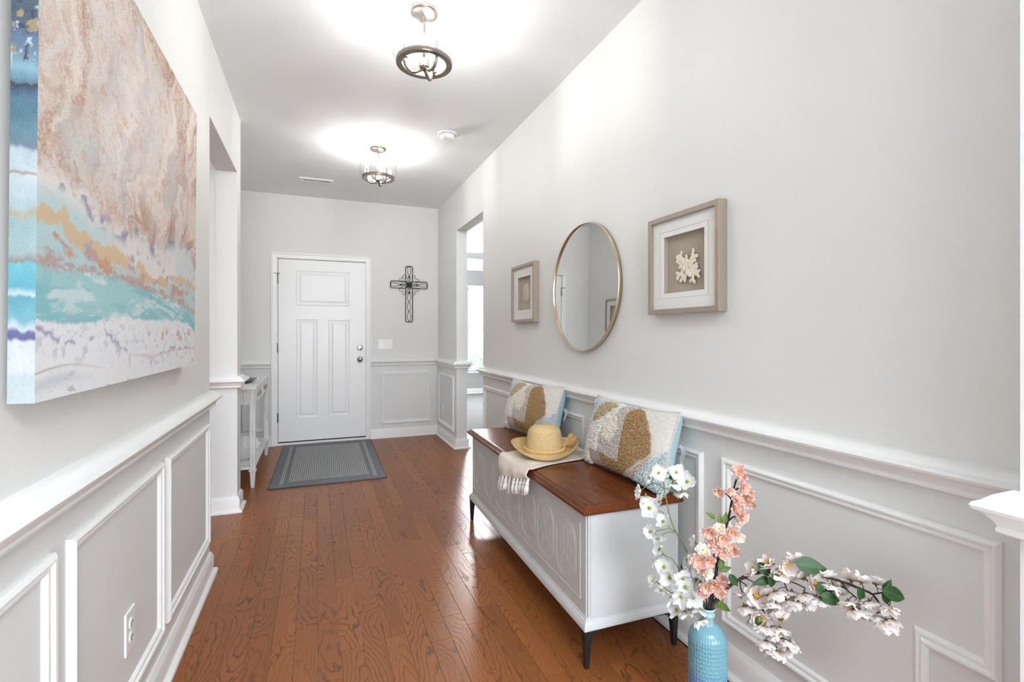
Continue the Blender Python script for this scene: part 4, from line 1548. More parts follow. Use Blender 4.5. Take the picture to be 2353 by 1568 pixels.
lg = leg_mesh()
for (ox, sx) in ((0.012, 1), (CW - 0.012, -1)):
    for (oy, sy) in ((0.012, 1), (CL - 0.012, -1)):
        m = MB()
        m.add([(ox + sx * x, oy + sy * y, z) for x, y, z in lg.v], lg.f)
        obj('leg', m, M_BLACK, ch)

# ------------------------------------------------------------------ tufted cushions
PW, PH = 0.300, 0.325
M_WOVEN = fabric('woven_cream', (0.56, 0.53, 0.48), (0.80, 0.77, 0.72), 60, 0.95, 0.7, (1, 9, 1))
M_WOVENB = fabric('woven_oat', (0.50, 0.42, 0.36), (0.72, 0.64, 0.57), 60, 0.95, 0.7, (1, 9, 1))
M_PBLUE = fabric('pale_blue_cotton', (0.40, 0.60, 0.66), (0.50, 0.69, 0.74), 500, 0.85, 0.15)


def tuft_mat(name, a, b_):
    t = NT(name)
    nz = t.noise(t.coord(), 170, 2, 0.7)
    sep_ = t.n('SeparateXYZ')
    t.p(t.mix(t.ramp(nz, [(0.36, 0.0), (0.64, 1.0)]), a, b_), 0.95, 0, 0.1, sheen=0.3)
    return t.mat


def outline(s_, tt):
    """flat cushion shape (s -1..1, t 0..1) with eared corners"""
    pinch = 0.020
    x = s_ * (PW - pinch * 1.2 * math.sin(PI * tt) ** 1.0 * abs(s_) ** 3)
    y = tt * PH
    e_ = abs(2 * tt - 1) ** 3 * (1 if tt > .5 else -1)
    y -= e_ * pinch * math.cos(s_ * PI / 2) ** 1.0
    return x, y


TILT = math.radians(13)


def rest(p):
    """keep the leaning cushion on the lid it stands on"""
    if p.y * math.cos(TILT) + p.z * math.sin(TILT) < 0.0:
        p.y = -p.z * math.tan(TILT)
    return p


def bulge(s_, tt, T, pw=.55):
    a = max(0.0, 1 - abs(s_) ** 2.6)
    b_ = max(0.0, 1 - abs(2 * tt - 1) ** 2.6)
    return T * (a * b_) ** pw


def front_pt(s_, tt):
    x, y = outline(s_, tt)
    return rest(Vector((x, y, bulge(s_, tt, 0.062))))


def back_pt(s_, tt):
    x, y = outline(s_, tt)
    return rest(Vector((x * .992, y * .99 + .001, -bulge(s_, tt, 0.080, .28) - 0.001)))


REG_ST = [   # tuft areas over the front (across, up); the first that holds a point wins
    ('cream_tufts', [(0.325, 0.55), (0.31, 0.67), (0.42, 0.78), (0.475, 0.78), (0.51, 0.64), (0.5, 0.51), (0.43, 0.42), (0.335, 0.46)], 'cream'),
    ('brown_tufts', [(0.57, 0.73), (0.56, 0.85), (0.59, 0.94), (0.62, 0.99), (0.72, 0.94), (0.805, 0.8), (0.86, 0.65), (0.89, 0.45), (0.855, 0.39), (0.785, 0.33), (0.715, 0.21), (0.56, 0.01), (0.425, 0.01), (0.34, 0.07), (0.305, 0.22), (0.375, 0.23), (0.465, 0.2), (0.565, 0.21), (0.575, 0.37), (0.575, 0.56)], 'brown'),
    ('grey_tufts', [(0.285, 0.44), (0.315, 0.55), (0.43, 0.76), (0.45, 0.86), (0.465, 0.96), (0.56, 0.99), (0.565, 0.91), (0.565, 0.79), (0.575, 0.6), (0.58, 0.37), (0.565, 0.21), (0.465, 0.2), (0.375, 0.23), (0.295, 0.24)], 'grey'),
    ('tan_tufts', [(0.04, 0.56), (0.13, 0.71), (0.19, 0.9), (0.27, 0.98), (0.425, 0.95), (0.35, 0.81), (0.245, 0.67)], 'tan'),
    ('white_tufts', [(0.005, 0.04), (0.035, 0.24), (0.05, 0.47), (0.105, 0.58), (0.255, 0.67), (0.36, 0.81), (0.43, 0.99), (0.48, 0.96), (0.45, 0.86), (0.425, 0.77), (0.305, 0.64), (0.31, 0.46), (0.295, 0.24), (0.13, 0.24), (0.13, 0.11), (0.14, 0.0), (0.19, 0.0), (0.09, 0.0)], 'white'),
    ('blue_tufts', [(0.095, 0.75), (0.115, 0.86), (0.15, 0.98), (0.235, 0.98), (0.195, 0.9), (0.0, 0.71), (0.09, 0.59)], 'blue'),
    ('oat_tufts', [(0.57, 0.01), (0.73, 0.21), (0.835, 0.35), (0.905, 0.42), (0.86, 0.32), (0.805, 0.2), (0.68, 0.01), (0.68, 0.01)], 'oat'),
    ('blue_tufts', [(0.68, 0.01), (0.805, 0.2), (0.855, 0.32), (0.945, 0.44), (1.0, 0.54), (1.0, 0.4), (1.0, 0.19), (0.995, 0.0), (0.915, 0.0), (0.835, 0.01)], 'blue'),
]
FLAT_ST = [(0.13, 0.24), (0.295, 0.24), (0.34, 0.07), (0.425, 0.01), (0.56, 0.01), (0.36, 0.0), (0.19, 0.0), (0.115, 0.0), (0.13, 0.11)]
TM = {'cream': tuft_mat('tuft_cream', (0.78, 0.72, 0.62), (0.93, 0.88, 0.80)), 'brown': tuft_mat('tuft_brown', (0.30, 0.165, 0.060), (0.58, 0.38, 0.175)),
      'grey': tuft_mat('tuft_grey', (0.44, 0.38, 0.34), (0.80, 0.74, 0.68)), 'tan': tuft_mat('tuft_tan', (0.42, 0.30, 0.16), (0.70, 0.57, 0.38)),
      'white': tuft_mat('tuft_white', (0.72, 0.70, 0.65), (0.93, 0.90, 0.85)), 'blue': tuft_mat('tuft_blue', (0.40, 0.53, 0.58), (0.82, 0.90, 0.92)),
      'oat': tuft_mat('tuft_oat', (0.50, 0.38, 0.28), (0.78, 0.68, 0.58))}


def in_poly(x, y, P):
    c_ = False
    for i in range(len(P)):
        (x0, y0), (x1, y1) = P[i - 1], P[i]
        if (y0 > y) != (y1 > y) and x < (x1 - x0) * (y - y0) / (y1 - y0) + x0:
            c_ = not c_
    return c_



def make_pillow(label, loc, M3):
    r = thing('throw_pillow', label, 'pillow', loc, (0, 0, 0), 'tufted throw pillows')
    r.rotation_euler = M3.to_euler()
    m = MB()
    N1, N2 = 41, 29
    m.grid(lambda u, v: front_pt(2 * u - 1, v), N1, N2)
    fc = obj('front_cover', m, M_WOVEN, r, smooth=True, fix=False)
    m = MB()
    m.grid(lambda u, v: back_pt(1 - 2 * u, v), N1, N2)
    bk = obj('back_cover', m, M_PBLUE, r, smooth=True, fix=False)
    bk['label'] = 'plain pale blue back'
    pm = MB()
    ring = [front_pt(2 * i / 40 - 1, 0) for i in range(40)] + [front_pt(1, i / 24) for i in range(24)] + [front_pt(1 - 2 * i / 40, 1) for i in range(40)] + [front_pt(-1, 1 - i / 24) for i in range(24)]
    pm.tube(ring, 0.004, 6, closed=True)
    obj('seam', pm, M_WOVEN, r, smooth=True)
    rr = random.Random(9)
    fl = MB()
    # flat oat-coloured woven band
    fl_pts = FLAT_ST
    bins = {}
    step = 0.0044
    nx, ny = int(2 * PW / step), int(PH / step)
    for i in range(nx):
        for j in range(ny):
            u = (i + rr.uniform(0.05, .95)) / nx
            v = (j + rr.uniform(0.05, .95)) / ny
            hit = None
            for k, (n_, P, c_) in enumerate(REG_ST):
                if in_poly(u, v, P):
                    hit = k
                    break
            if hit is None and u < .018:
                hit = 4
            if hit is None or u < .004 or u > .996:
                continue
            s_ = 2 * u - 1
            p = front_pt(s_, v)
            e_ = 0.02
            nrm = (front_pt(min(1, s_ + e_), v) - front_pt(max(-1, s_ - e_), v)).cross(front_pt(s_, min(1, v + e_)) - front_pt(s_, max(0, v - e_))).normalized()
            d = (nrm + Vector((rr.uniform(-.8, .8), rr.uniform(-1.0, .5), rr.uniform(-.1, .3)))).normalized()
            ln = rr.uniform(.0075, .0120) * (1.5 if c_ in ('white',) else 1.0)
            a = d.cross(Vector((rr.uniform(-1, 1), rr.uniform(-1, 1), rr.uniform(-1, 1)))).normalized()
            b_ = d.cross(a)
            w_ = rr.uniform(.0020, .0029)
            m2 = bins.setdefault((n_, c_, hit if n_ == 'blue_tufts' else 0), MB())
            q = p + d * ln * .6
            vs = [p + (a * math.cos(x) + b_ * math.sin(x)) * w_ * .8 for x in (0, 2.1, 4.2)] + [q + (a * math.cos(x) + b_ * math.sin(x)) * w_ for x in (0, 2.1, 4.2)]
            vs.append(p + (d * ln) + Vector((0, -.3, 0)) * ln * .35)
            vs = [rest(Vector(q_)) for q_ in vs]
            m2.add(vs, [(0, 1, 4, 3), (1, 2, 5, 4), (2, 0, 3, 5), (3, 4, 6), (4, 5, 6), (5, 3, 6)])
    for (n_, c_, _), m2 in bins.items():
        o = obj(n_, m2, TM[c_], r, fix=False)
        o['kind'] = 'stuff'
    m = MB()
    cells = 40

    def flat_fn():
        for i in range(cells):
            for j in range(cells):
                u0, v0, u1, v1 = i / cells * .6, j / cells * .45, (i + 1) / cells * .6, (j + 1) / cells * .45
                if in_poly((u0 + u1) / 2, (v0 + v1) / 2, fl_pts):
                    q = [front_pt(2 * a_ - 1, b_) + Vector((0, 0, .0015)) for a_, b_ in ((u0, v0), (u1, v0), (u1, v1), (u0, v1))]
                    m.add(q, [(0, 1, 2, 3)])
    flat_fn()
    if m.f:
        obj('oat_band', m, M_WOVENB, r, fix=False)
    tg = MB()
    tg.grid(lambda u, v: Vector((PW - 0.016 + 0.042 * u + 0.006 * math.sin(v * 3), 0.205 - 0.055 * v - 0.020 * u, -0.035 - 0.012 * math.sin(u * 3 + v * 2))), 6, 6)
    obj('care_tag', tg, plain('tag_satin', (0.56, 0.58, 0.60), 0.3), r, smooth=True, fix=False)
    return r


def lean(yaw, tilt):
    """front faces -x, turned by yaw about z, leaning back by tilt"""
    X = Vector((math.sin(yaw), -math.cos(yaw), 0))
    nh_ = Vector((-math.cos(yaw), -math.sin(yaw), 0))
    Z_ = (nh_ * math.cos(tilt) + Vector((0, 0, 1)) * math.sin(tilt)).normalized()
    Y_ = Z_.cross(X)
    return Matrix((X, Y_, Z_)).transposed()


P1 = make_pillow('tufted brown and blue pillow nearer the vase, on the near half of the bench', (1.230, 1.818, 0.597), lean(0.0, TILT))
P2 = dup(P1, (1.214, 2.800, 0.597), lean(math.radians(7), TILT).to_euler(), 'tufted brown and blue pillow behind the straw hat, on the far half of the bench')

# ------------------------------------------------------------------ throw blanket
LZ = 0.594


def throw_pt(u, v):
    """u 0 far edge .. 1 near edge, v 0 hanging end .. 1 back at the wall"""
    if v < 0.24:
        q = v / 0.24
        y = (2.350 * (1 - u) + 2.010 * u) * (1 - q) + (2.380 * (1 - u) + 2.030 * u) * q
        zb = 0.503 + 0.066 * u ** 1.2
        z = zb + (LZ + 0.001 - zb) * q
        x = 0.880 - 0.010 * math.sin(q * PI) - 0.018 * math.exp(-((u - .25) / .16) ** 2) * (1 - q) - 0.012 * math.exp(-((u - .62) / .12) ** 2) * (1 - q) + 0.004 * u
    else:
        q = (v - 0.24) / 0.76
        x = 0.884 + (1.330 - 0.884) * q
        yf = 2.380 + 0.10 * q
        yn = 2.030 + 0.150 * q + 0.02 * math.sin(q * 5)
        y = yf * (1 - u) + yn * u
        z = LZ + 0.0035 + 0.004 * math.sin(u * 9 + q * 4) * math.sin(q * PI) ** .5 * (1 - q) + 0.007 * math.exp(-(q / .05) ** 2)
    return Vector((x, y, z))


m = MB().grid(throw_pt, 34, 60)
t = NT('throw_weave')
co = t.coord()
sep = t.n('SeparateXYZ')
t.l(co, sep.inputs[0])
nz = t.noise(co, 420, 2, 0.7)
chk = t.math('MULTIPLY', t.math('GREATER_THAN', t.math('FRACT', t.math('MULTIPLY', sep.outputs[0], 7.5)), 0.5), t.math('GREATER_THAN', t.math('FRACT', t.math('MULTIPLY', sep.outputs[1], 5.5)), 0.55))
bs = t.mix(chk, (0.66, 0.545, 0.435), (0.80, 0.71, 0.60))
t.p(t.mix(t.ramp(nz, [(0.35, 0.0), (0.65, 1.0)]), bs, (0.83, 0.755, 0.66)), 0.95, 0, 0.1, sheen=0.3)
t.bump(nz, 0.5, 0.003)
th = thing('throw_blanket', 'cream woven throw with knotted fringe draped over the bench under the hat', 'blanket', (0, 0, 0))
th.location = (1.0, 2.2, 0.594)
m.v = [tuple(Vector(p) - Vector(th.location)) for p in m.v]
cl = obj('cloth', m, t.mat, th, smooth=True, fix=False)
so_ = cl.modifiers.new('thick', 'SOLIDIFY')
so_.thickness = 0.004
so_.offset = 1.0
M_FRINGE = fabric('fringe_cotton', (0.66, 0.62, 0.57), (0.88, 0.86, 0.84), 300, 0.95, 0.4)
rr = random.Random(15)
for i in range(11):
    u = 0.03 + i * 0.094
    p = throw_pt(u, 0.0) - Vector(th.location)
    m = MB()
    L = rr.uniform(.040, .056)
    sway = Vector((rr.uniform(-.010, .002), rr.uniform(-.008, .010), 0))
    m.tube([p + Vector((0, 0, .004)), p + sway * .3 + Vector((-.002, 0, -.010)), p + sway * .5 + Vector((-.003, 0, -.018))], [.0055, .0072, .0066], 7)
    m.ball(p + sway * .5 + Vector((-.003, 0, -.020)), .0100, 8, 6)
    for k in range(6):
        a = 2 * PI * k / 6
        o_ = Vector((math.cos(a), math.sin(a), 0)) * .004
        e_ = Vector((math.cos(a), math.sin(a), 0)) * rr.uniform(.005, .009)
        m.tube([p + sway * .5 + o_ + Vector((-.003, 0, -.022)), p + sway * .8 + e_ * .9 + Vector((-.003, 0, -.022 - L * .5)), p + sway + e_ + Vector((-.003, 0, -.020 - L * rr.uniform(.85, 1.1)))], [.0044, .0058, .0034], 5)
    obj('tassel', m, M_FRINGE, th, smooth=True)

# ------------------------------------------------------------------ straw hat
t = NT('straw')
co = t.coord()
nz = t.noise(t.mapping(co, (1, 1, 2.5)), 230, 2, 0.7)
n2 = t.noise(co, 60, 2, 0.6)
col = t.ramp(nz, [(0.28, (0.34, 0.20, 0.07)), (0.48, (0.60, 0.41, 0.18)), (0.68, (0.84, 0.70, 0.48))])
t.p(t.mix(t.math('MULTIPLY', n2, 0.3), col, (0.66, 0.50, 0.26)), 0.75, 0, 0.25)
t.bump(nz, 0.5, 0.002)
M_STRAW = t.mat
M_STRAWB = plain('straw_rim', (0.60, 0.36, 0.115), 0.7, spec=0.25, grain=0.25, scale=200, bump=0.3)
M_RAFFIA = plain('raffia', (0.72, 0.47, 0.21), 0.7, spec=0.2, grain=0.25, scale=120, bump=0.2)
hat = thing('straw_hat', 'golden straw hat with upturned brim and braided band on the throw', 'hat', (1.088, 2.285, 0.602), (0, 0, math.radians(-21.7)))
prof = []
N = 84
for i in range(N + 1):
    q = i / N
    # side wall then rounded top
    s_ = q * 0.215
    if s_ < 0.095:
        r_, z = 0.0955 - 0.009 * (s_ / .095) ** 1.5, 0.020 + s_ * .86
    else:
        a = (s_ - 0.095) / 0.120 * (PI / 2)
        r_, z = 0.0865 * math.cos(a) ** .72, 0.1017 + 0.050 * math.sin(a) ** .95
    prof.append((max(0, r_ + 0.0011 * math.sin(q * 2 * PI * 27)), z))
obj('crown', MB().lathe(prof, 64), M_STRAW, hat, smooth=True, fix=True)
bm_ = MB()


def brim(u, v):
    a = u * 2 * PI
    r_ = 0.0945 + 0.083 * v
    side_ = math.cos(a) ** 2
    back = max(0.0, math.sin(a)) ** 2
    lift = (0.050 * side_ + 0.036 * back + 0.010) * v ** 1.8
    z = 0.020 - 0.017 * math.sin(min(1, v * 1.5) * PI / 2) + lift + 0.0009 * math.sin(v * 2 * PI * 12)
    k = 1 - 0.05 * side_ * v ** 2
    return Vector((math.cos(a) * r_ * k, math.sin(a) * r_ * k, z))


bm_.grid(brim, 96, 73, True)
bo = obj('brim', bm_, M_STRAW, hat, smooth=True, fix=False)
so_ = bo.modifiers.new('thick', 'SOLIDIFY')
so_.thickness = 0.0028
obj('brim_edge', MB().tube([brim(i / 96, 1.0) for i in range(96)], 0.0034, 7, closed=True), M_STRAWB, hat, smooth=True)
bd = MB()
for k in range(3):
    pts = []
    for i in range(240):
        a = 2 * PI * i / 240
        w_ = a * 17 + 2 * PI * k / 3
        r_ = 0.1005 + 0.0042 * math.sin(2 * w_) * .5 + 0.001
        z = 0.030 + 0.0062 * math.sin(w_) + 0.006 * math.cos(a) * 0
        pts.append((math.cos(a) * r_, math.sin(a) * r_, z))
    bd.tube(pts, 0.0044, 6, closed=True)
obj('braided_band', bd, M_RAFFIA, hat, smooth=True)
ts = MB()
rr = random.Random(2)
o0 = Vector((0.102, 0.010, 0.040))
for i in range(80):
    d = Vector((rr.uniform(.5, 1.0), rr.uniform(-.55, .45), rr.uniform(.05, 1.15))).normalized()
    ln = rr.uniform(.050, .082)
    p1 = o0 + d * ln * .5 + Vector((0, 0, .006))
    ts.tube([o0 + Vector((rr.uniform(-.004, .004), rr.uniform(-.006, .006), rr.uniform(-.004, .006))), p1, o0 + d * ln], [.0021, .0020, .0013], 4)
ts.ball(o0, .010, 8, 6)
obj('tassel', ts, M_RAFFIA, hat)

# ------------------------------------------------------------------ vase
VX, VY = 1.071, 1.134
vp = [(0.0, 0.0), (0.046, 0.0), (0.0505, 0.003), (0.0532, 0.010)]
z = 0.012
while z < 0.318:
    vp.append((0.0533, z))
    z += 0.0022
vp += [(0.0530, 0.322), (0.0520, 0.329), (0.0500, 0.336), (0.0470, 0.343), (0.0430, 0.349), (0.0380, 0.3545), (0.0310, 0.3595), (0.0240, 0.363), (0.0188, 0.3665), (0.0170, 0.372), (0.0168, 0.382), (0.0172, 0.385), (0.0205, 0.388), (0.0210, 0.392),
       (0.0205, 0.396), (0.0186, 0.3985), (0.0195, 0.403), (0.0222, 0.409), (0.0236, 0.413), (0.0225, 0.4145), (0.0205, 0.412), (0.0175, 0.402), (0.0140, 0.385), (0.0130, 0.345), (0.0, 0.343)]


def cells(r_, z, a):
    if 0.014 < z < 0.345 and r_ > 0.03:
        fa = (a / (2 * PI) * 42) % 1.0
        fz = ((z - 0.004) / 0.0118) % 1.0
        g = min(min(fa, 1 - fa) / .16, 1.0) * min(min(fz, 1 - fz) / .2, 1.0)
        wob = 0.0003 * math.sin(a * 23 + z * 310)
        return r_ + 0.0010 - 0.0016 * g + wob * g
    return r_


t = NT('aqua_glaze')
co = t.coord()
sep = t.n('SeparateXYZ')
t.l(co, sep.inputs[0])
nz = t.noise(co, 60, 3, 0.6)
zz = t.math('ADD', sep.outputs[2], t.math('MULTIPLY', t.math('SUBTRACT', nz, 0.5), 0.006))
col = t.ramp(t.math('DIVIDE', zz, 0.42), [(0.0, (0.075, 0.15, 0.33)), (0.535, (0.09, 0.19, 0.37)), (0.552, (0.105, 0.27, 0.335)), (0.60, (0.12, 0.30, 0.36)), (0.80, (0.115, 0.275, 0.335)), (0.90, (0.20, 0.39, 0.44)), (1.0, (0.42, 0.58, 0.62))])
ang = t.math('FRACT', t.math('ADD', t.math('MULTIPLY', t.math('ARCTAN2', sep.outputs[1], sep.outputs[0]), 42 / (2 * PI)), 42.0))
fz = t.math('FRACT', t.math('DIVIDE', t.math('SUBTRACT', sep.outputs[2], 0.004), 0.0118))
ed = lambda f_, w_: t.math('LESS_THAN', t.math('MINIMUM', f_, t.math('SUBTRACT', 1.0, f_)), w_)
rid = t.math('MULTIPLY', t.math('MAXIMUM', ed(ang, 0.07), ed(fz, 0.07)), t.math('LESS_THAN', sep.outputs[2], 0.345))
col = t.mix(t.math('MULTIPLY', rid, 0.5), col, (0.27, 0.47, 0.51))
t.p(t.mix(t.math('MULTIPLY', nz, 0.30), col, (0.18, 0.35, 0.46)), 0.16, 0, 0.5, 0.3, 0.06)
t.bump(nz, 0.06, 0.002)
vs_ = MB().lathe(vp, 252, rfun=cells)
tag(obj('flower_vase', vs_, t.mat, loc=(VX, VY, 0), smooth=True), 'aqua to blue glazed bottle vase with gridded relief on the floor', 'vase')

# ------------------------------------------------------------------ flowers
WHITE_STEM = [(1.0931,1.1566,0.3877),(1.08,1.1676,0.4241),(1.069,1.1811,0.4816),(1.0612,1.191,0.5249),(1.044,1.2056,0.5749),(1.0261,1.2177,0.6077),(1.0147,1.2279,0.6445),(1.0089,1.237,0.6892),(1.0056,1.2451,0.7344),(1.0035,1.2508,0.7669)]
WHITE_TWIGS = [[(1.0035,1.2508,0.7669),(1.0062,1.252,0.7826),(1.0008,1.2557,0.793)],[(1.0032,1.2505,0.7643),(1.0123,1.2473,0.7669),(1.0287,1.2407,0.7669),(1.0504,1.2325,0.7695)],[(1.0043,1.2456,0.7344),(0.9919,1.2529,0.75),(0.9733,1.2608,0.7539)],[(1.0047,1.246,0.7383),(1.0278,1.2357,0.7305),(1.047,1.2286,0.7344)],[(1.0091,1.2311,0.6508),(0.9908,1.2411,0.6687),(0.9592,1.2552,0.679)],[(1.0261,1.2177,0.6077),(1.0111,1.2255,0.6191),(0.9605,1.2442,0.6102)],[(1.0261,1.2177,0.6077),(1.0089,1.2269,0.6229),(0.9942,1.2351,0.6381)],[(1.0261,1.2177,0.6077),(1.0039,1.2268,0.6089),(0.9869,1.2322,0.6001)],[(1.08,1.1676,0.4241),(1.0402,1.1916,0.4755),(1.0088,1.2128,0.5311),(0.9853,1.2241,0.5436)],[(1.0657,1.1737,0.4265),(1.0431,1.1856,0.4448),(1.0095,1.2038,0.4755)],[(1.0797,1.1672,0.4204),(1.0528,1.1779,0.4204),(0.9934,1.204,0.4362),(0.9537,1.225,0.4693)],[(1.0868,1.1605,0.3961),(1.0618,1.1695,0.3901),(1.0247,1.1833,0.3841)],[(1.0744,1.1741,0.4509),(1.0784,1.1822,0.5125),(1.0812,1.1908,0.5749)],[(1.0839,1.1646,0.4143),(1.0689,1.1773,0.457),(1.0611,1.1872,0.5001)]]
WHITE_FLOWERS = [((0.9455,1.2351,0.7815),0.0488,1),((0.9656,1.2238,0.7943),0.0513,0),((1.0035,1.2223,0.792),0.0411,1),((1.0202,1.2088,0.7951),0.0513,0),((1.0415,1.1837,0.7706),0.059,0),((1.003,1.198,0.7643),0.0513,3),((1.0361,1.206,0.733),0.0513,3),((0.9173,1.251,0.7363),0.0436,1),((0.9363,1.2464,0.7208),0.059,3),((0.937,1.2283,0.6907),0.0616,0),((0.9748,1.2292,0.7041),0.0436,1),((0.9722,1.2078,0.6522),0.0488,0),((0.9294,1.2141,0.6261),0.0488,0),((0.9554,1.2128,0.603),0.0462,3),((0.9494,1.1972,0.5751),0.0488,1),((0.9337,1.2013,0.5436),0.0462,1),((0.9709,1.2021,0.5186),0.0616,0),((0.9729,1.1792,0.4961),0.0616,0),((0.9332,1.2027,0.4796),0.0488,1),((0.9485,1.1881,0.4605),0.0513,3),((0.9741,1.1787,0.4369),0.0488,3),((1.0487,1.1604,0.596),0.0436,1),((1.0378,1.1611,0.5185),0.059,0),((1.0306,1.177,0.5388),0.0462,0),((1.0533,1.1458,0.484),0.0642,0),((1.0098,1.1531,0.4733),0.0667,0),((1.0347,1.154,0.4385),0.0642,0),((0.9897,1.1689,0.4015),0.059,1),((1.0116,1.1534,0.396),0.0513,3),((1.0376,1.1269,0.4147),0.0513,3),((1.0348,1.1221,0.3875),0.059,3),((1.0062,1.1619,0.4954),0.0565,0),((1.0417,1.1438,0.5203),0.0462,0),((0.9914,1.154,0.4483),0.0565,0)]
PINK_STEM = [(1.0721,1.124,0.409),(1.0768,1.1187,0.4515),(1.0801,1.1136,0.4978),(1.0834,1.1086,0.5439),(1.0887,1.1024,0.5937),(1.0966,1.0955,0.638),(1.1026,1.0901,0.6743),(1.1089,1.085,0.7066),(1.1116,1.0812,0.7389),(1.1133,1.0781,0.7671),(1.1176,1.0743,0.7927),(1.1232,1.0703,0.8132)]
PINK_TWIGS = [[(1.1116,1.0812,0.7389),(1.1015,1.0841,0.7517),(1.0844,1.0899,0.7646)],[(1.1133,1.0781,0.7671),(1.128,1.0717,0.7748),(1.1441,1.0651,0.7774)],[(1.111,1.0838,0.7105),(1.1226,1.0792,0.7105),(1.1365,1.0735,0.7131)],[(1.1026,1.0901,0.6743),(1.1147,1.0843,0.6873),(1.1284,1.0784,0.6924)],[(1.0966,1.0955,0.638),(1.1063,1.0921,0.6328),(1.1203,1.0865,0.6328)],[(1.0887,1.1024,0.5937),(1.0702,1.1084,0.6093),(1.0577,1.1123,0.6224)],[(1.0834,1.1086,0.5439),(1.0708,1.1125,0.557),(1.0493,1.1205,0.5636)],[(1.0824,1.1109,0.5202),(1.0721,1.1104,0.5767),(1.0659,1.1107,0.6028)],[(1.0784,1.117,0.4648),(1.0668,1.1184,0.5044),(1.0598,1.1179,0.5439)],[(1.0788,1.1174,0.4582),(1.0891,1.1111,0.4846),(1.1002,1.1057,0.4978)],[(1.0966,1.0955,0.638),(1.0884,1.0971,0.6588),(1.0805,1.099,0.6743)],[(1.0756,1.1208,0.4316),(1.06,1.1233,0.478),(1.0453,1.1248,0.5308)],[(1.0721,1.124,0.409),(1.0579,1.1262,0.4515),(1.0439,1.1286,0.4912)],[(1.0743,1.1229,0.4117),(1.0674,1.1225,0.4515),(1.0655,1.1205,0.4846)]]
PINK_FLOWERS = [((1.1038,1.0487,0.832),0.0436,0),((1.1196,1.053,0.8145),0.0359,0),((1.0499,1.0663,0.7757),0.0385,0),((1.0793,1.0576,0.776),0.0282,0),((1.1187,1.0475,0.7829),0.0436,0),((1.1344,1.0469,0.7677),0.0385,0),((1.1352,1.0417,0.7582),0.0334,0),((1.1024,1.0536,0.7487),0.0462,0),((1.1267,1.0505,0.7454),0.0488,0),((1.1465,1.043,0.733),0.0308,0),((1.0998,1.0572,0.7221),0.0411,0),((1.1097,1.0421,0.705),0.0436,0),((1.1074,1.0537,0.6805),0.0257,4),((1.0378,1.093,0.6552),0.0488,0),((1.0651,1.0817,0.6628),0.0411,4),((1.0937,1.0654,0.6547),0.0488,0),((1.1225,1.0634,0.6363),0.0334,4),((1.0493,1.0934,0.6273),0.0462,0),((1.0694,1.0747,0.6376),0.0539,0),((1.0815,1.0869,0.5936),0.0513,0),((1.0996,1.0665,0.604),0.0462,0),((1.0231,1.1009,0.6011),0.0488,4),((1.007,1.0989,0.5738),0.0539,0),((1.0278,1.0891,0.5769),0.0539,0),((1.0153,1.0976,0.5556),0.0462,0),((1.0505,1.0881,0.5029),0.0513,0),((1.0787,1.0874,0.4941),0.0488,0),((1.0307,1.0972,0.4961),0.0436,0),((1.0297,1.1097,0.4728),0.0385,0),((1.072,1.0855,0.4752),0.0359,0),((1.0577,1.0873,0.6135),0.0462,0),((1.0857,1.0718,0.6214),0.0462,0),((1.0081,1.119,0.5687),0.0436,4),((1.0828,1.0883,0.5129),0.0385,0),((1.025,1.0862,0.5417),0.0411,4)]
PINK_LEAVES = [((1.0482,1.0973,0.6982),-60,0.0334),((1.0733,1.0884,0.6853),5,0.0334),((1.0868,1.0825,0.6905),25,0.0359),((1.0853,1.094,0.56),15,0.0436),((1.0982,1.0906,0.5391),70,0.0385),((1.0889,1.1026,0.4382),30,0.0385),((1.1003,1.0992,0.4237),110,0.0488),((1.0825,1.1044,0.4474),40,0.0308)]
BLUSH_STEM = [(1.0642,1.1157,0.4125),(1.0747,1.0998,0.4538),(1.0901,1.0761,0.4949),(1.1053,1.0517,0.5257),(1.1222,1.0238,0.5501),(1.1434,0.9868,0.5725),(1.1657,0.945,0.5907),(1.1819,0.9122,0.5968),(1.1998,0.8729,0.599),(1.2141,0.8379,0.6016),(1.2237,0.8122,0.599),(1.2312,0.7902,0.5976),(1.2365,0.7734,0.5953),(1.2384,0.7668,0.5858),(1.2413,0.7569,0.5737),(1.2431,0.7503,0.5624)]
BLUSH_TWIGS = [[(1.1041,1.0537,0.5238),(1.1142,1.0372,0.5174),(1.1216,1.0248,0.5014),(1.1311,1.0086,0.4774),(1.1397,0.9934,0.4513),(1.147,0.9803,0.4236),(1.1521,0.9709,0.3924),(1.156,0.9635,0.3724)],[(1.1434,0.9868,0.5725),(1.1609,0.9542,0.563),(1.1749,0.9267,0.5594),(1.1836,0.9086,0.555)],[(1.1749,0.9267,0.5938),(1.1878,0.8996,0.5721),(1.1978,0.8773,0.5562)],[(1.1041,1.0537,0.5238),(1.1159,1.0343,0.5343),(1.1272,1.0152,0.529)],[(1.1071,1.0488,0.5218),(1.1083,1.0469,0.5029),(1.1107,1.043,0.4921)],[(1.2141,0.8379,0.6016),(1.2206,0.8207,0.5816),(1.2281,0.7994,0.5693)],[(1.2365,0.7734,0.5953),(1.2422,0.7536,0.6081),(1.2465,0.7373,0.6091)],[(1.1311,1.0086,0.4774),(1.1244,1.02,0.4549),(1.1199,1.0276,0.4337)],[(1.1609,0.9542,0.563),(1.1638,0.9487,0.5418),(1.1666,0.9432,0.5301)],[(1.1407,0.9915,0.5709),(1.146,0.9821,0.5883),(1.1511,0.9728,0.5963)],[(1.1726,0.9313,0.5945),(1.1712,0.934,0.605),(1.1731,0.9304,0.6155)]]
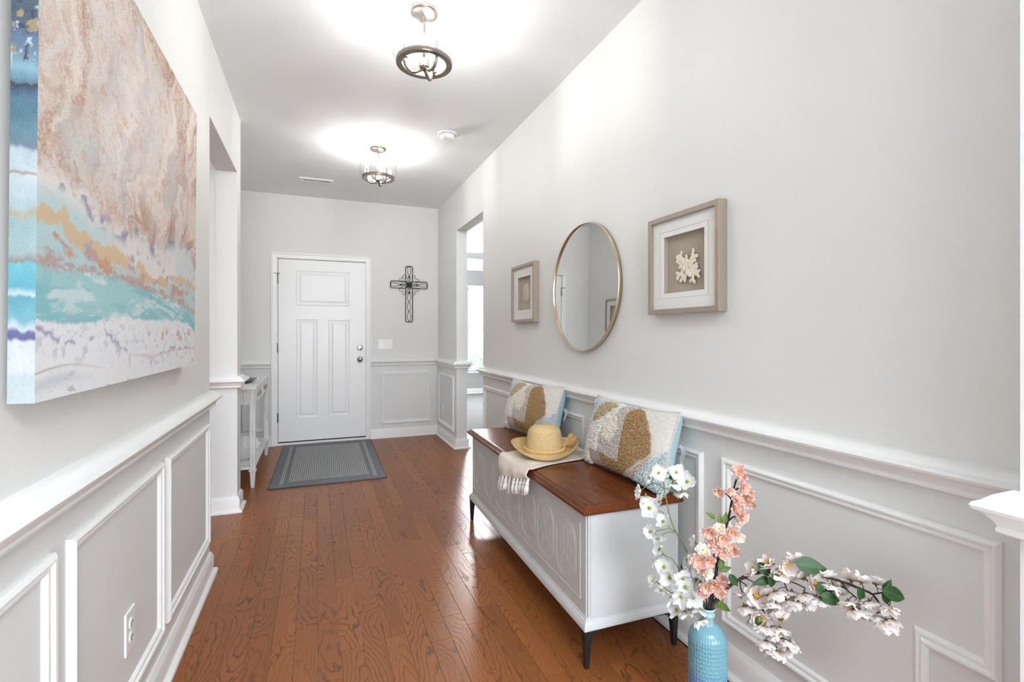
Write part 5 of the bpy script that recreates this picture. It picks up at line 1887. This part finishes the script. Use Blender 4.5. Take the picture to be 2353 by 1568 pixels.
BLUSH_FLOWERS = [((1.1299,1.0147,0.5612),0.0553,1),((1.1323,0.9745,0.5976),0.0497,1),((1.1478,0.9487,0.5888),0.056,0),((1.1516,0.9349,0.6081),0.0487,0),((1.1684,0.9229,0.6206),0.0505,2),((1.1451,0.9583,0.564),0.0469,2),((1.1749,0.946,0.5596),0.0462,2),((1.1356,1.017,0.4916),0.0673,0),((1.116,1.0405,0.4545),0.056,3),((1.1121,1.0504,0.476),0.0367,2),((1.1494,0.9907,0.503),0.0474,2),((1.147,0.9928,0.4763),0.0498,3),((1.1265,0.9959,0.4456),0.055,0),((1.1244,1.0273,0.4207),0.0339,3),((1.1194,0.9771,0.4314),0.0548,3),((1.1463,0.9488,0.4597),0.0514,2),((1.1492,0.9551,0.4324),0.0561,3),((1.1292,0.9788,0.3896),0.0546,3),((1.1606,0.9566,0.3987),0.0513,3),((1.1336,0.9527,0.3772),0.0564,3),((1.1507,0.9265,0.4127),0.0555,3),((1.1382,0.9606,0.5294),0.0517,3),((1.1577,0.9438,0.5107),0.0557,3),((1.1568,0.9137,0.5238),0.0573,3),((1.1684,0.8981,0.5495),0.0545,3),((1.18,0.8806,0.5769),0.0538,0),((1.1705,0.877,0.544),0.0517,3),((1.1866,0.868,0.5519),0.0467,3),((1.2008,0.8622,0.6005),0.0508,2),((1.1988,0.8472,0.5893),0.0483,3),((1.2158,0.8435,0.5659),0.0392,2),((1.2255,0.8186,0.6096),0.0493,2),((1.2131,0.7866,0.6226),0.0465,2),((1.2025,0.8106,0.5657),0.0473,3),((1.1999,0.7943,0.5556),0.0512,3),((1.2137,0.767,0.5854),0.046,3),((1.2229,0.7808,0.561),0.042,3),((1.2452,0.7729,0.6178),0.0394,2),((1.2295,0.7671,0.5502),0.0478,3),((1.2209,0.7276,0.591),0.0468,3),((1.2246,0.7373,0.551),0.0511,3),((1.2393,0.7311,0.5572),0.0385,3),((1.176,0.9089,0.5812),0.0432,2),((1.19,0.9013,0.5935),0.0406,2),((1.2196,0.8362,0.5851),0.039,2),((1.177,0.9412,0.5313),0.0507,3),((1.1327,0.9573,0.5032),0.0424,3),((1.1383,0.9674,0.4151),0.0472,3),((1.1677,0.9532,0.3757),0.0418,3),((1.2249,0.7922,0.582),0.0422,3),((1.2487,0.7672,0.5689),0.0372,3),((1.2042,0.8704,0.5661),0.0443,2)]
BLUSH_LEAVES = [((1.1222,0.9796,0.5807),140,0.05),((1.1186,0.9861,0.5478),-110,0.0478),((1.1303,0.9647,0.5522),170,0.0401),((1.1371,0.9517,0.5674),130,0.0422),((1.1716,0.8802,0.6263),100,0.0765),((1.1835,0.852,0.5735),140,0.0575),((1.1884,0.8398,0.5591),110,0.0548),((1.1817,0.8564,0.5587),190,0.0399),((1.2089,0.7819,0.5903),150,0.0444),((1.2265,0.7164,0.6234),105,0.0665),((1.2224,0.7341,0.6054),150,0.0408),((1.0835,1.0462,0.5274),150,0.0444),((1.2228,0.7325,0.6372),40,0.0347),((1.1144,0.9937,0.4352),200,0.0336)]
WHITE_LEAFS = [((1.0305,1.2405,0.775),20,0.03),((1.0545,1.231,0.79),60,0.024),((1.048,1.187,0.425),-10,0.022),((1.035,1.2,0.51),10,0.022)]



def petal_mat(name, stops, transl=0.25):
    t = NT(name)
    co = t.coord()
    ln = t.n('VectorMath', operation='LENGTH')
    t.l(co, ln.inputs[0])
    nz = t.noise(co, 9, 3, 0.6)
    f = t.math('ADD', ln.outputs['Value'], t.math('MULTIPLY', t.math('SUBTRACT', nz, 0.5), 0.25))
    col = t.ramp(f, stops)
    t.p(col, 0.65, 0, 0.2, sheen=0.1)
    t.bump(nz, 0.15, 0.02)
    tr = t.n('BsdfTranslucent')
    t.l(col, tr.inputs[0])
    mx = t.n('MixShader')
    mx.inputs[0].default_value = transl
    t.l(t.b.outputs[0], mx.inputs[1])
    t.l(tr.outputs[0], mx.inputs[2])
    t.l(mx.outputs[0], t.out.inputs[0])
    return t.mat


M_PW = petal_mat('white_petal', [(0.0, (0.55, 0.65, 0.30)), (0.18, (0.76, 0.77, 0.68)), (0.4, (0.80, 0.80, 0.79)), (1.0, (0.81, 0.81, 0.81))])
M_PP = petal_mat('pink_petal', [(0.0, (0.76, 0.54, 0.30)), (0.22, (0.78, 0.43, 0.34)), (0.6, (0.82, 0.54, 0.46)), (0.85, (0.85, 0.65, 0.59)), (1.0, (0.89, 0.78, 0.73))])
M_PC = petal_mat('pale_pink_petal', [(0.0, (0.80, 0.74, 0.35)), (0.3, (0.90, 0.80, 0.66)), (1.0, (0.92, 0.87, 0.82))])
M_PB = petal_mat('blush_petal', [(0.0, (0.82, 0.48, 0.24)), (0.28, (0.84, 0.62, 0.53)), (0.6, (0.84, 0.77, 0.73)), (1.0, (0.85, 0.82, 0.80))])
M_GREENC = plain('flower_green', (0.25, 0.30, 0.045), 0.7, grain=0.25, scale=9)
M_YELLOW = plain('stamen_yellow', (0.86, 0.58, 0.14), 0.7, grain=0.2, scale=9)
M_CALYX = plain('calyx_green', (0.075, 0.11, 0.03), 0.7, grain=0.3, scale=9)
M_STEMG = plain('green_stem', (0.16, 0.20, 0.075), 0.6, grain=0.25, scale=60)
M_STEMB = plain('bark_stem', (0.050, 0.032, 0.027), 0.8, grain=0.35, scale=120, bump=0.5)


def leaf_mat(name, a, b_):
    t = NT(name)
    co = t.coord()
    sep_ = t.n('SeparateXYZ')
    t.l(co, sep_.inputs[0])
    ay_ = t.math('ABSOLUTE', sep_.outputs[1])
    vein = t.math('LESS_THAN', t.math('FRACT', t.math('MULTIPLY', t.math('SUBTRACT', sep_.outputs[0], t.math('MULTIPLY', ay_, 0.9)), 9.0)), 0.10)
    mid = t.math('LESS_THAN', ay_, 0.010)
    nz = t.noise(co, 7, 3)
    col = t.mix(nz, a, b_)
    t.p(t.mix(t.math('MULTIPLY', t.math('MAXIMUM', vein, mid), 0.45), col, (0.12, 0.20, 0.07)), 0.45, 0, 0.4)
    return t.mat


M_LEAF = leaf_mat('leaf_green', (0.010, 0.042, 0.012), (0.026, 0.080, 0.020))
M_LEAFY = leaf_mat('young_leaf_green', (0.06, 0.11, 0.018), (0.11, 0.17, 0.030))


def petal(m, az, rad, wid, cup, wave, rr, z0=0.0, r0=0.10, notch=0.06):
    ph = rr.uniform(0, 6)
    NU_, NV_ = 7, 6
    base = len(m.v)

    def f(u, v):
        x = (u - .5) * 2
        L_ = r0 + (rad - r0) * v
        w_ = wid * math.sin(PI * (0.10 + 0.80 * v) ** .9) ** .75
        edge = 1 - notch * math.exp(-(x / .25) ** 2) * v ** 4 - 0.20 * abs(x) ** 2.4 * v ** 2
        lx = L_ * edge
        ly = x * w_
        z_ = z0 + cup * v ** 1.4 + 0.10 * x * x * v + wave * math.sin(x * 5 + ph) * v ** 2 + wave * .8 * math.sin(x * 9 + ph * 2) * v ** 3
        return Vector((lx * math.cos(az) - ly * math.sin(az), lx * math.sin(az) + ly * math.cos(az), z_))
    m.grid(f, NU_, NV_)


def flower_meshes(kind, seed):
    rr = random.Random(seed)
    m = MB()
    if kind == 'white':
        for k in range(4):
            petal(m, k * PI / 2 + rr.uniform(-.12, .12), rr.uniform(.88, 1.12), .52, rr.uniform(-.05, .65), .13, rr, 0.0 if k % 2 else .02, .06, .12)
        cm_ = MB().ball((0, 0, .07), .17, 10, 7, (1, 1, .7))
        for k in range(14):
            a, q = rr.uniform(0, 6.28), rr.uniform(.03, .15)
            cm_.ball((math.cos(a) * q, math.sin(a) * q, .15 + .04 * (1 - q / .15)), .035, 5, 4)
    elif kind in ('pink', 'pale'):
        for lay, (n_, rad, cup) in enumerate(((5, 1.0, .22), (5, .80, .42), (4, .55, .50))):
            for k in range(n_):
                petal(m, k * 2 * PI / n_ + lay * .6 + rr.uniform(-.15, .15), rad * rr.uniform(.92, 1.08), .46 * rad + .06, cup * rr.uniform(.7, 1.2), .07, rr, .03 * lay, .08, .10)
        cm_ = MB()
        for k in range(9):
            a, q = rr.uniform(0, 6.28), rr.uniform(.04, .18)
            cm_.tube([(0, 0, .05), (math.cos(a) * q, math.sin(a) * q, .36)], .018, 4)
            cm_.ball((math.cos(a) * q, math.sin(a) * q, .38), .035, 5, 4)
    else:
        for lay, (n_, rad, cup) in enumerate(((5, 1.0, .42), (4, .82, .62))):
            for k in range(n_):
                petal(m, k * 2 * PI / n_ + lay * .7 + rr.uniform(-.15, .15), rad * rr.uniform(.92, 1.08), .62 * rad, cup * rr.uniform(.8, 1.2), .045, rr, .03 * lay, .07, .08)
        cm_ = MB().ball((0, 0, .08), .10, 8, 6)
        for k in range(24):
            a, q = rr.uniform(0, 6.28), rr.uniform(.05, .30)
            cm_.tube([(math.cos(a) * q * .3, math.sin(a) * q * .3, .06), (math.cos(a) * q, math.sin(a) * q, .30 + rr.uniform(0, .08))], .014, 4)
            cm_.ball((math.cos(a) * q, math.sin(a) * q, .33 + rr.uniform(0, .06)), .032, 5, 4)
    ca = MB()
    n_ = 5 if kind != 'white' else 4
    for k in range(n_):
        a = 2 * PI * k / n_ + .4
        for sg in (1,):
            p = [Vector((math.cos(a) * r_, math.sin(a) * r_, z_)) for r_, z_ in ((.03, -.10), (.20, -.05), (.36, .02))]
            sd = Vector((-math.sin(a), math.cos(a), 0))
            ca.add([p[0] - sd * .04, p[0] + sd * .04, p[1] + sd * .09, p[2], p[1] - sd * .09], [(0, 1, 2, 3, 4)])
    ca.lathe([(0.0, -.30), (.05, -.28), (.075, -.16), (.05, -.06), (0.0, -.03)], 8)
    return m, cm_, ca


PETM = {'white': M_PW, 'pink': M_PP, 'pale': M_PC, 'blush': M_PB}
CENM = {'white': M_GREENC, 'pink': M_YELLOW, 'pale': M_YELLOW, 'blush': M_YELLOW}
FM = {}
for kd in PETM:
    for sd in range(3):
        a_, b_, c_ = flower_meshes(kd, 40 + sd * 7 + len(kd))
        FM[kd, sd] = (me(a_, 'flower', PETM[kd], smooth=True, fix=False), me(b_, 'flower_centre', CENM[kd], smooth=True), me(c_, 'calyx', M_CALYX if kd != 'white' else M_GREENC, fix=False))
IM_R, IM_U = Vector((math.cos(YAW), -math.sin(YAW), 0)), Vector((0, 0, 1))
TO_ROOM = Vector((-0.55, -0.80, 0.12)).normalized()   # where most blossoms look: out from the wall into the hall


def put_flower(root, kind, pos, size, face, rr):
    if face == 0:
        k_ = 1.6 if kind == 'white' else 1.0
        n_ = TO_ROOM + Vector((rr.uniform(-.55, .55) * k_, rr.uniform(-.4, .4) * k_, rr.uniform(-.45, .5) * k_))
    elif face == 1:
        n_ = Vector((-.75, .35, .35)) + Vector((rr.uniform(-.3, .3), rr.uniform(-.3, .3), rr.uniform(-.2, .4)))
    elif face == 2:
        n_ = Vector((.35, .45, .75)) + Vector((rr.uniform(-.4, .4), rr.uniform(-.3, .3), rr.uniform(-.2, .3)))
    elif face == 3:
        n_ = Vector((-.25, -.35, -.80)) + Vector((rr.uniform(-.4, .4), rr.uniform(-.3, .3), rr.uniform(-.2, .2)))
    else:
        n_ = TO_ROOM + Vector((rr.uniform(-.6, .6), rr.uniform(-.4, .4), rr.uniform(-.1, .7)))
    n_.normalize()
    q = n_.to_track_quat('Z', 'Y')
    from_spin = Euler((0, 0, rr.uniform(0, 6.28))).to_quaternion()
    fm, cn, ca = FM['pale' if (kind == 'pink' and face == 4) else kind, rr.randrange(3)]
    o = obj('flower', fm, None, root)
    o.rotation_mode = 'QUATERNION'
    o.rotation_quaternion = q @ from_spin
    s_ = size * {'white': .53, 'pink': .50}.get(kind, .55)
    o.scale = (s_, s_, s_)
    o.location = Vector(pos) - Vector(root.location)
    obj('flower_centre', cn, None, o)
    obj('calyx', ca, None, o)


def leaf_mesh(wd, curl, serr, folded):
    m = MB()
    N_ = 15

    def f(u, v):
        x = v
        w_ = wd * math.sin(PI * x ** .75) ** .9 * (1 - .25 * x)
        s_ = (u - .5) * 2
        w_ *= 1 + serr * (1 if int(x * 28) % 2 else -1) * (abs(s_) > .9)
        return Vector((x, s_ * w_, folded * abs(s_) * w_ - curl * x * x))
    m.grid(f, 7, 29)
    m.tube([(-.18, 0, .02), (0, 0, 0), (.5, 0, -curl * .25)], [.014, .013, .008], 5)
    return m


LM = [me(leaf_mesh(.30, .12, .06, .25), 'leaf', M_LEAF, smooth=True, fix=False), me(leaf_mesh(.27, .30, .06, .4), 'leaf', M_LEAF, smooth=True, fix=False)]
LMY = [me(leaf_mesh(.24, .2, .0, .4), 'leaf', M_LEAFY, smooth=True, fix=False)]


def put_leaf(root, pos, ang, ln, meshes, rr):
    a = math.radians(ang)
    d = (IM_U * math.cos(a) + IM_R * math.sin(a) + Vector((rr.uniform(-.2, .1), rr.uniform(-.25, .1), rr.uniform(-.1, .1)))).normalized()
    nrm = (TO_ROOM + Vector((rr.uniform(-.3, .3), rr.uniform(-.3, .3), .35))).normalized()
    y = nrm.cross(d).normalized()
    z_ = d.cross(y)
    o = obj('leaf', rr.choice(meshes), None, root)
    o.rotation_mode = 'QUATERNION'
    o.rotation_quaternion = Matrix((d, y, z_)).transposed().to_quaternion()
    o.scale = (ln, ln, ln)
    o.location = Vector(pos) - d * ln * .5 - Vector(root.location)


def branch(name, label, cat, stem, twigs, flowers, leaves, kind, r0, r1, mat, lm, seed, mouth):
    rr = random.Random(seed)
    root = thing(name, label, cat, (VX, VY, 0.36))
    L_ = Vector(root.location)
    S_ = [Vector((VX + mouth[0] * .5, VY + mouth[1] * .5, 0.352)), Vector((VX + mouth[0], VY + mouth[1], 0.412))] + [Vector(p) for p in stem[1:]]
    # smooth the run a little
    P = []
    for i in range(len(S_) - 1):
        for q in (0, .5):
            P.append(S_[i].lerp(S_[i + 1], q))
    P.append(S_[-1])
    P = [P[0]] + [(P[i - 1] + P[i] * 2 + P[i + 1]) / 4 for i in range(1, len(P) - 1)] + [P[-1]]
    n_ = len(P)
    obj('stem', MB().tube([p - L_ for p in P], [(r0 + (r1 - r0) * i / (n_ - 1)) * (1 + (.16 * math.sin(i * 2.3) if mat is M_STEMB else 0)) for i in range(n_)], 8), mat, root, smooth=True)
    ends = list(P)
    for tw in twigs:
        T_ = [Vector(p) for p in tw]
        if T_[0].z < 0.42 and (T_[0] - Vector((VX, VY, T_[0].z))).length < 0.05:
            T_[0] = Vector((VX + rr.uniform(-.006, .006), VY + rr.uniform(-.006, .006), 0.40))
        tm = MB().tube([p - L_ for p in T_], [max(.0009, r1 * (1.15 - .5 * i / len(T_))) for i in range(len(T_))], 6)
        obj('twig', tm, mat, root, smooth=True)
        for i in range(len(T_) - 1):
            for q in (0, .25, .5, .75, 1):
                ends.append(T_[i].lerp(T_[i + 1], q))
    pm = MB()
    for pos, size, face in flowers:
        p = Vector(pos)
        put_flower(root, kind, pos, size, face, rr)
        e_ = min(ends, key=lambda q: (q - p).length)
        dd = (e_ - p)
        if dd.length > .004:
            mid = p.lerp(e_, .5) + Vector((0, 0, .004))
            pm.tube([e_ - L_, mid - L_, p - L_], [.0011, .0009, .0009], 5)
    pe = obj('pedicels', pm, M_STEMG if kind != 'blush' else mat, root, smooth=True)
    pe['kind'] = 'stuff'
    for pos, ang, ln in leaves:
        put_leaf(root, pos, ang, ln, lm, rr)
    return root


branch('dogwood_spray', 'white dogwood spray reaching up and left from the vase', 'flowers', WHITE_STEM, WHITE_TWIGS, WHITE_FLOWERS, WHITE_LEAFS, 'white', 0.0032, 0.0016, M_STEMG, LMY, 3, (-0.006, 0.004))
branch('pink_blossom_branch', 'upright branch of salmon pink blossoms on a dark stem in the vase', 'flowers', PINK_STEM, PINK_TWIGS, PINK_FLOWERS, PINK_LEAVES, 'pink', 0.0062, 0.0022, M_STEMB, LMY, 4, (0.002, -0.001))
branch('blush_blossom_branch', 'arching branch of blush white blossoms leaning right out of the vase', 'flowers', BLUSH_STEM, BLUSH_TWIGS, BLUSH_FLOWERS, BLUSH_LEAVES, 'blush', 0.0055, 0.0018, M_STEMB, LM, 5, (0.008, -0.004))
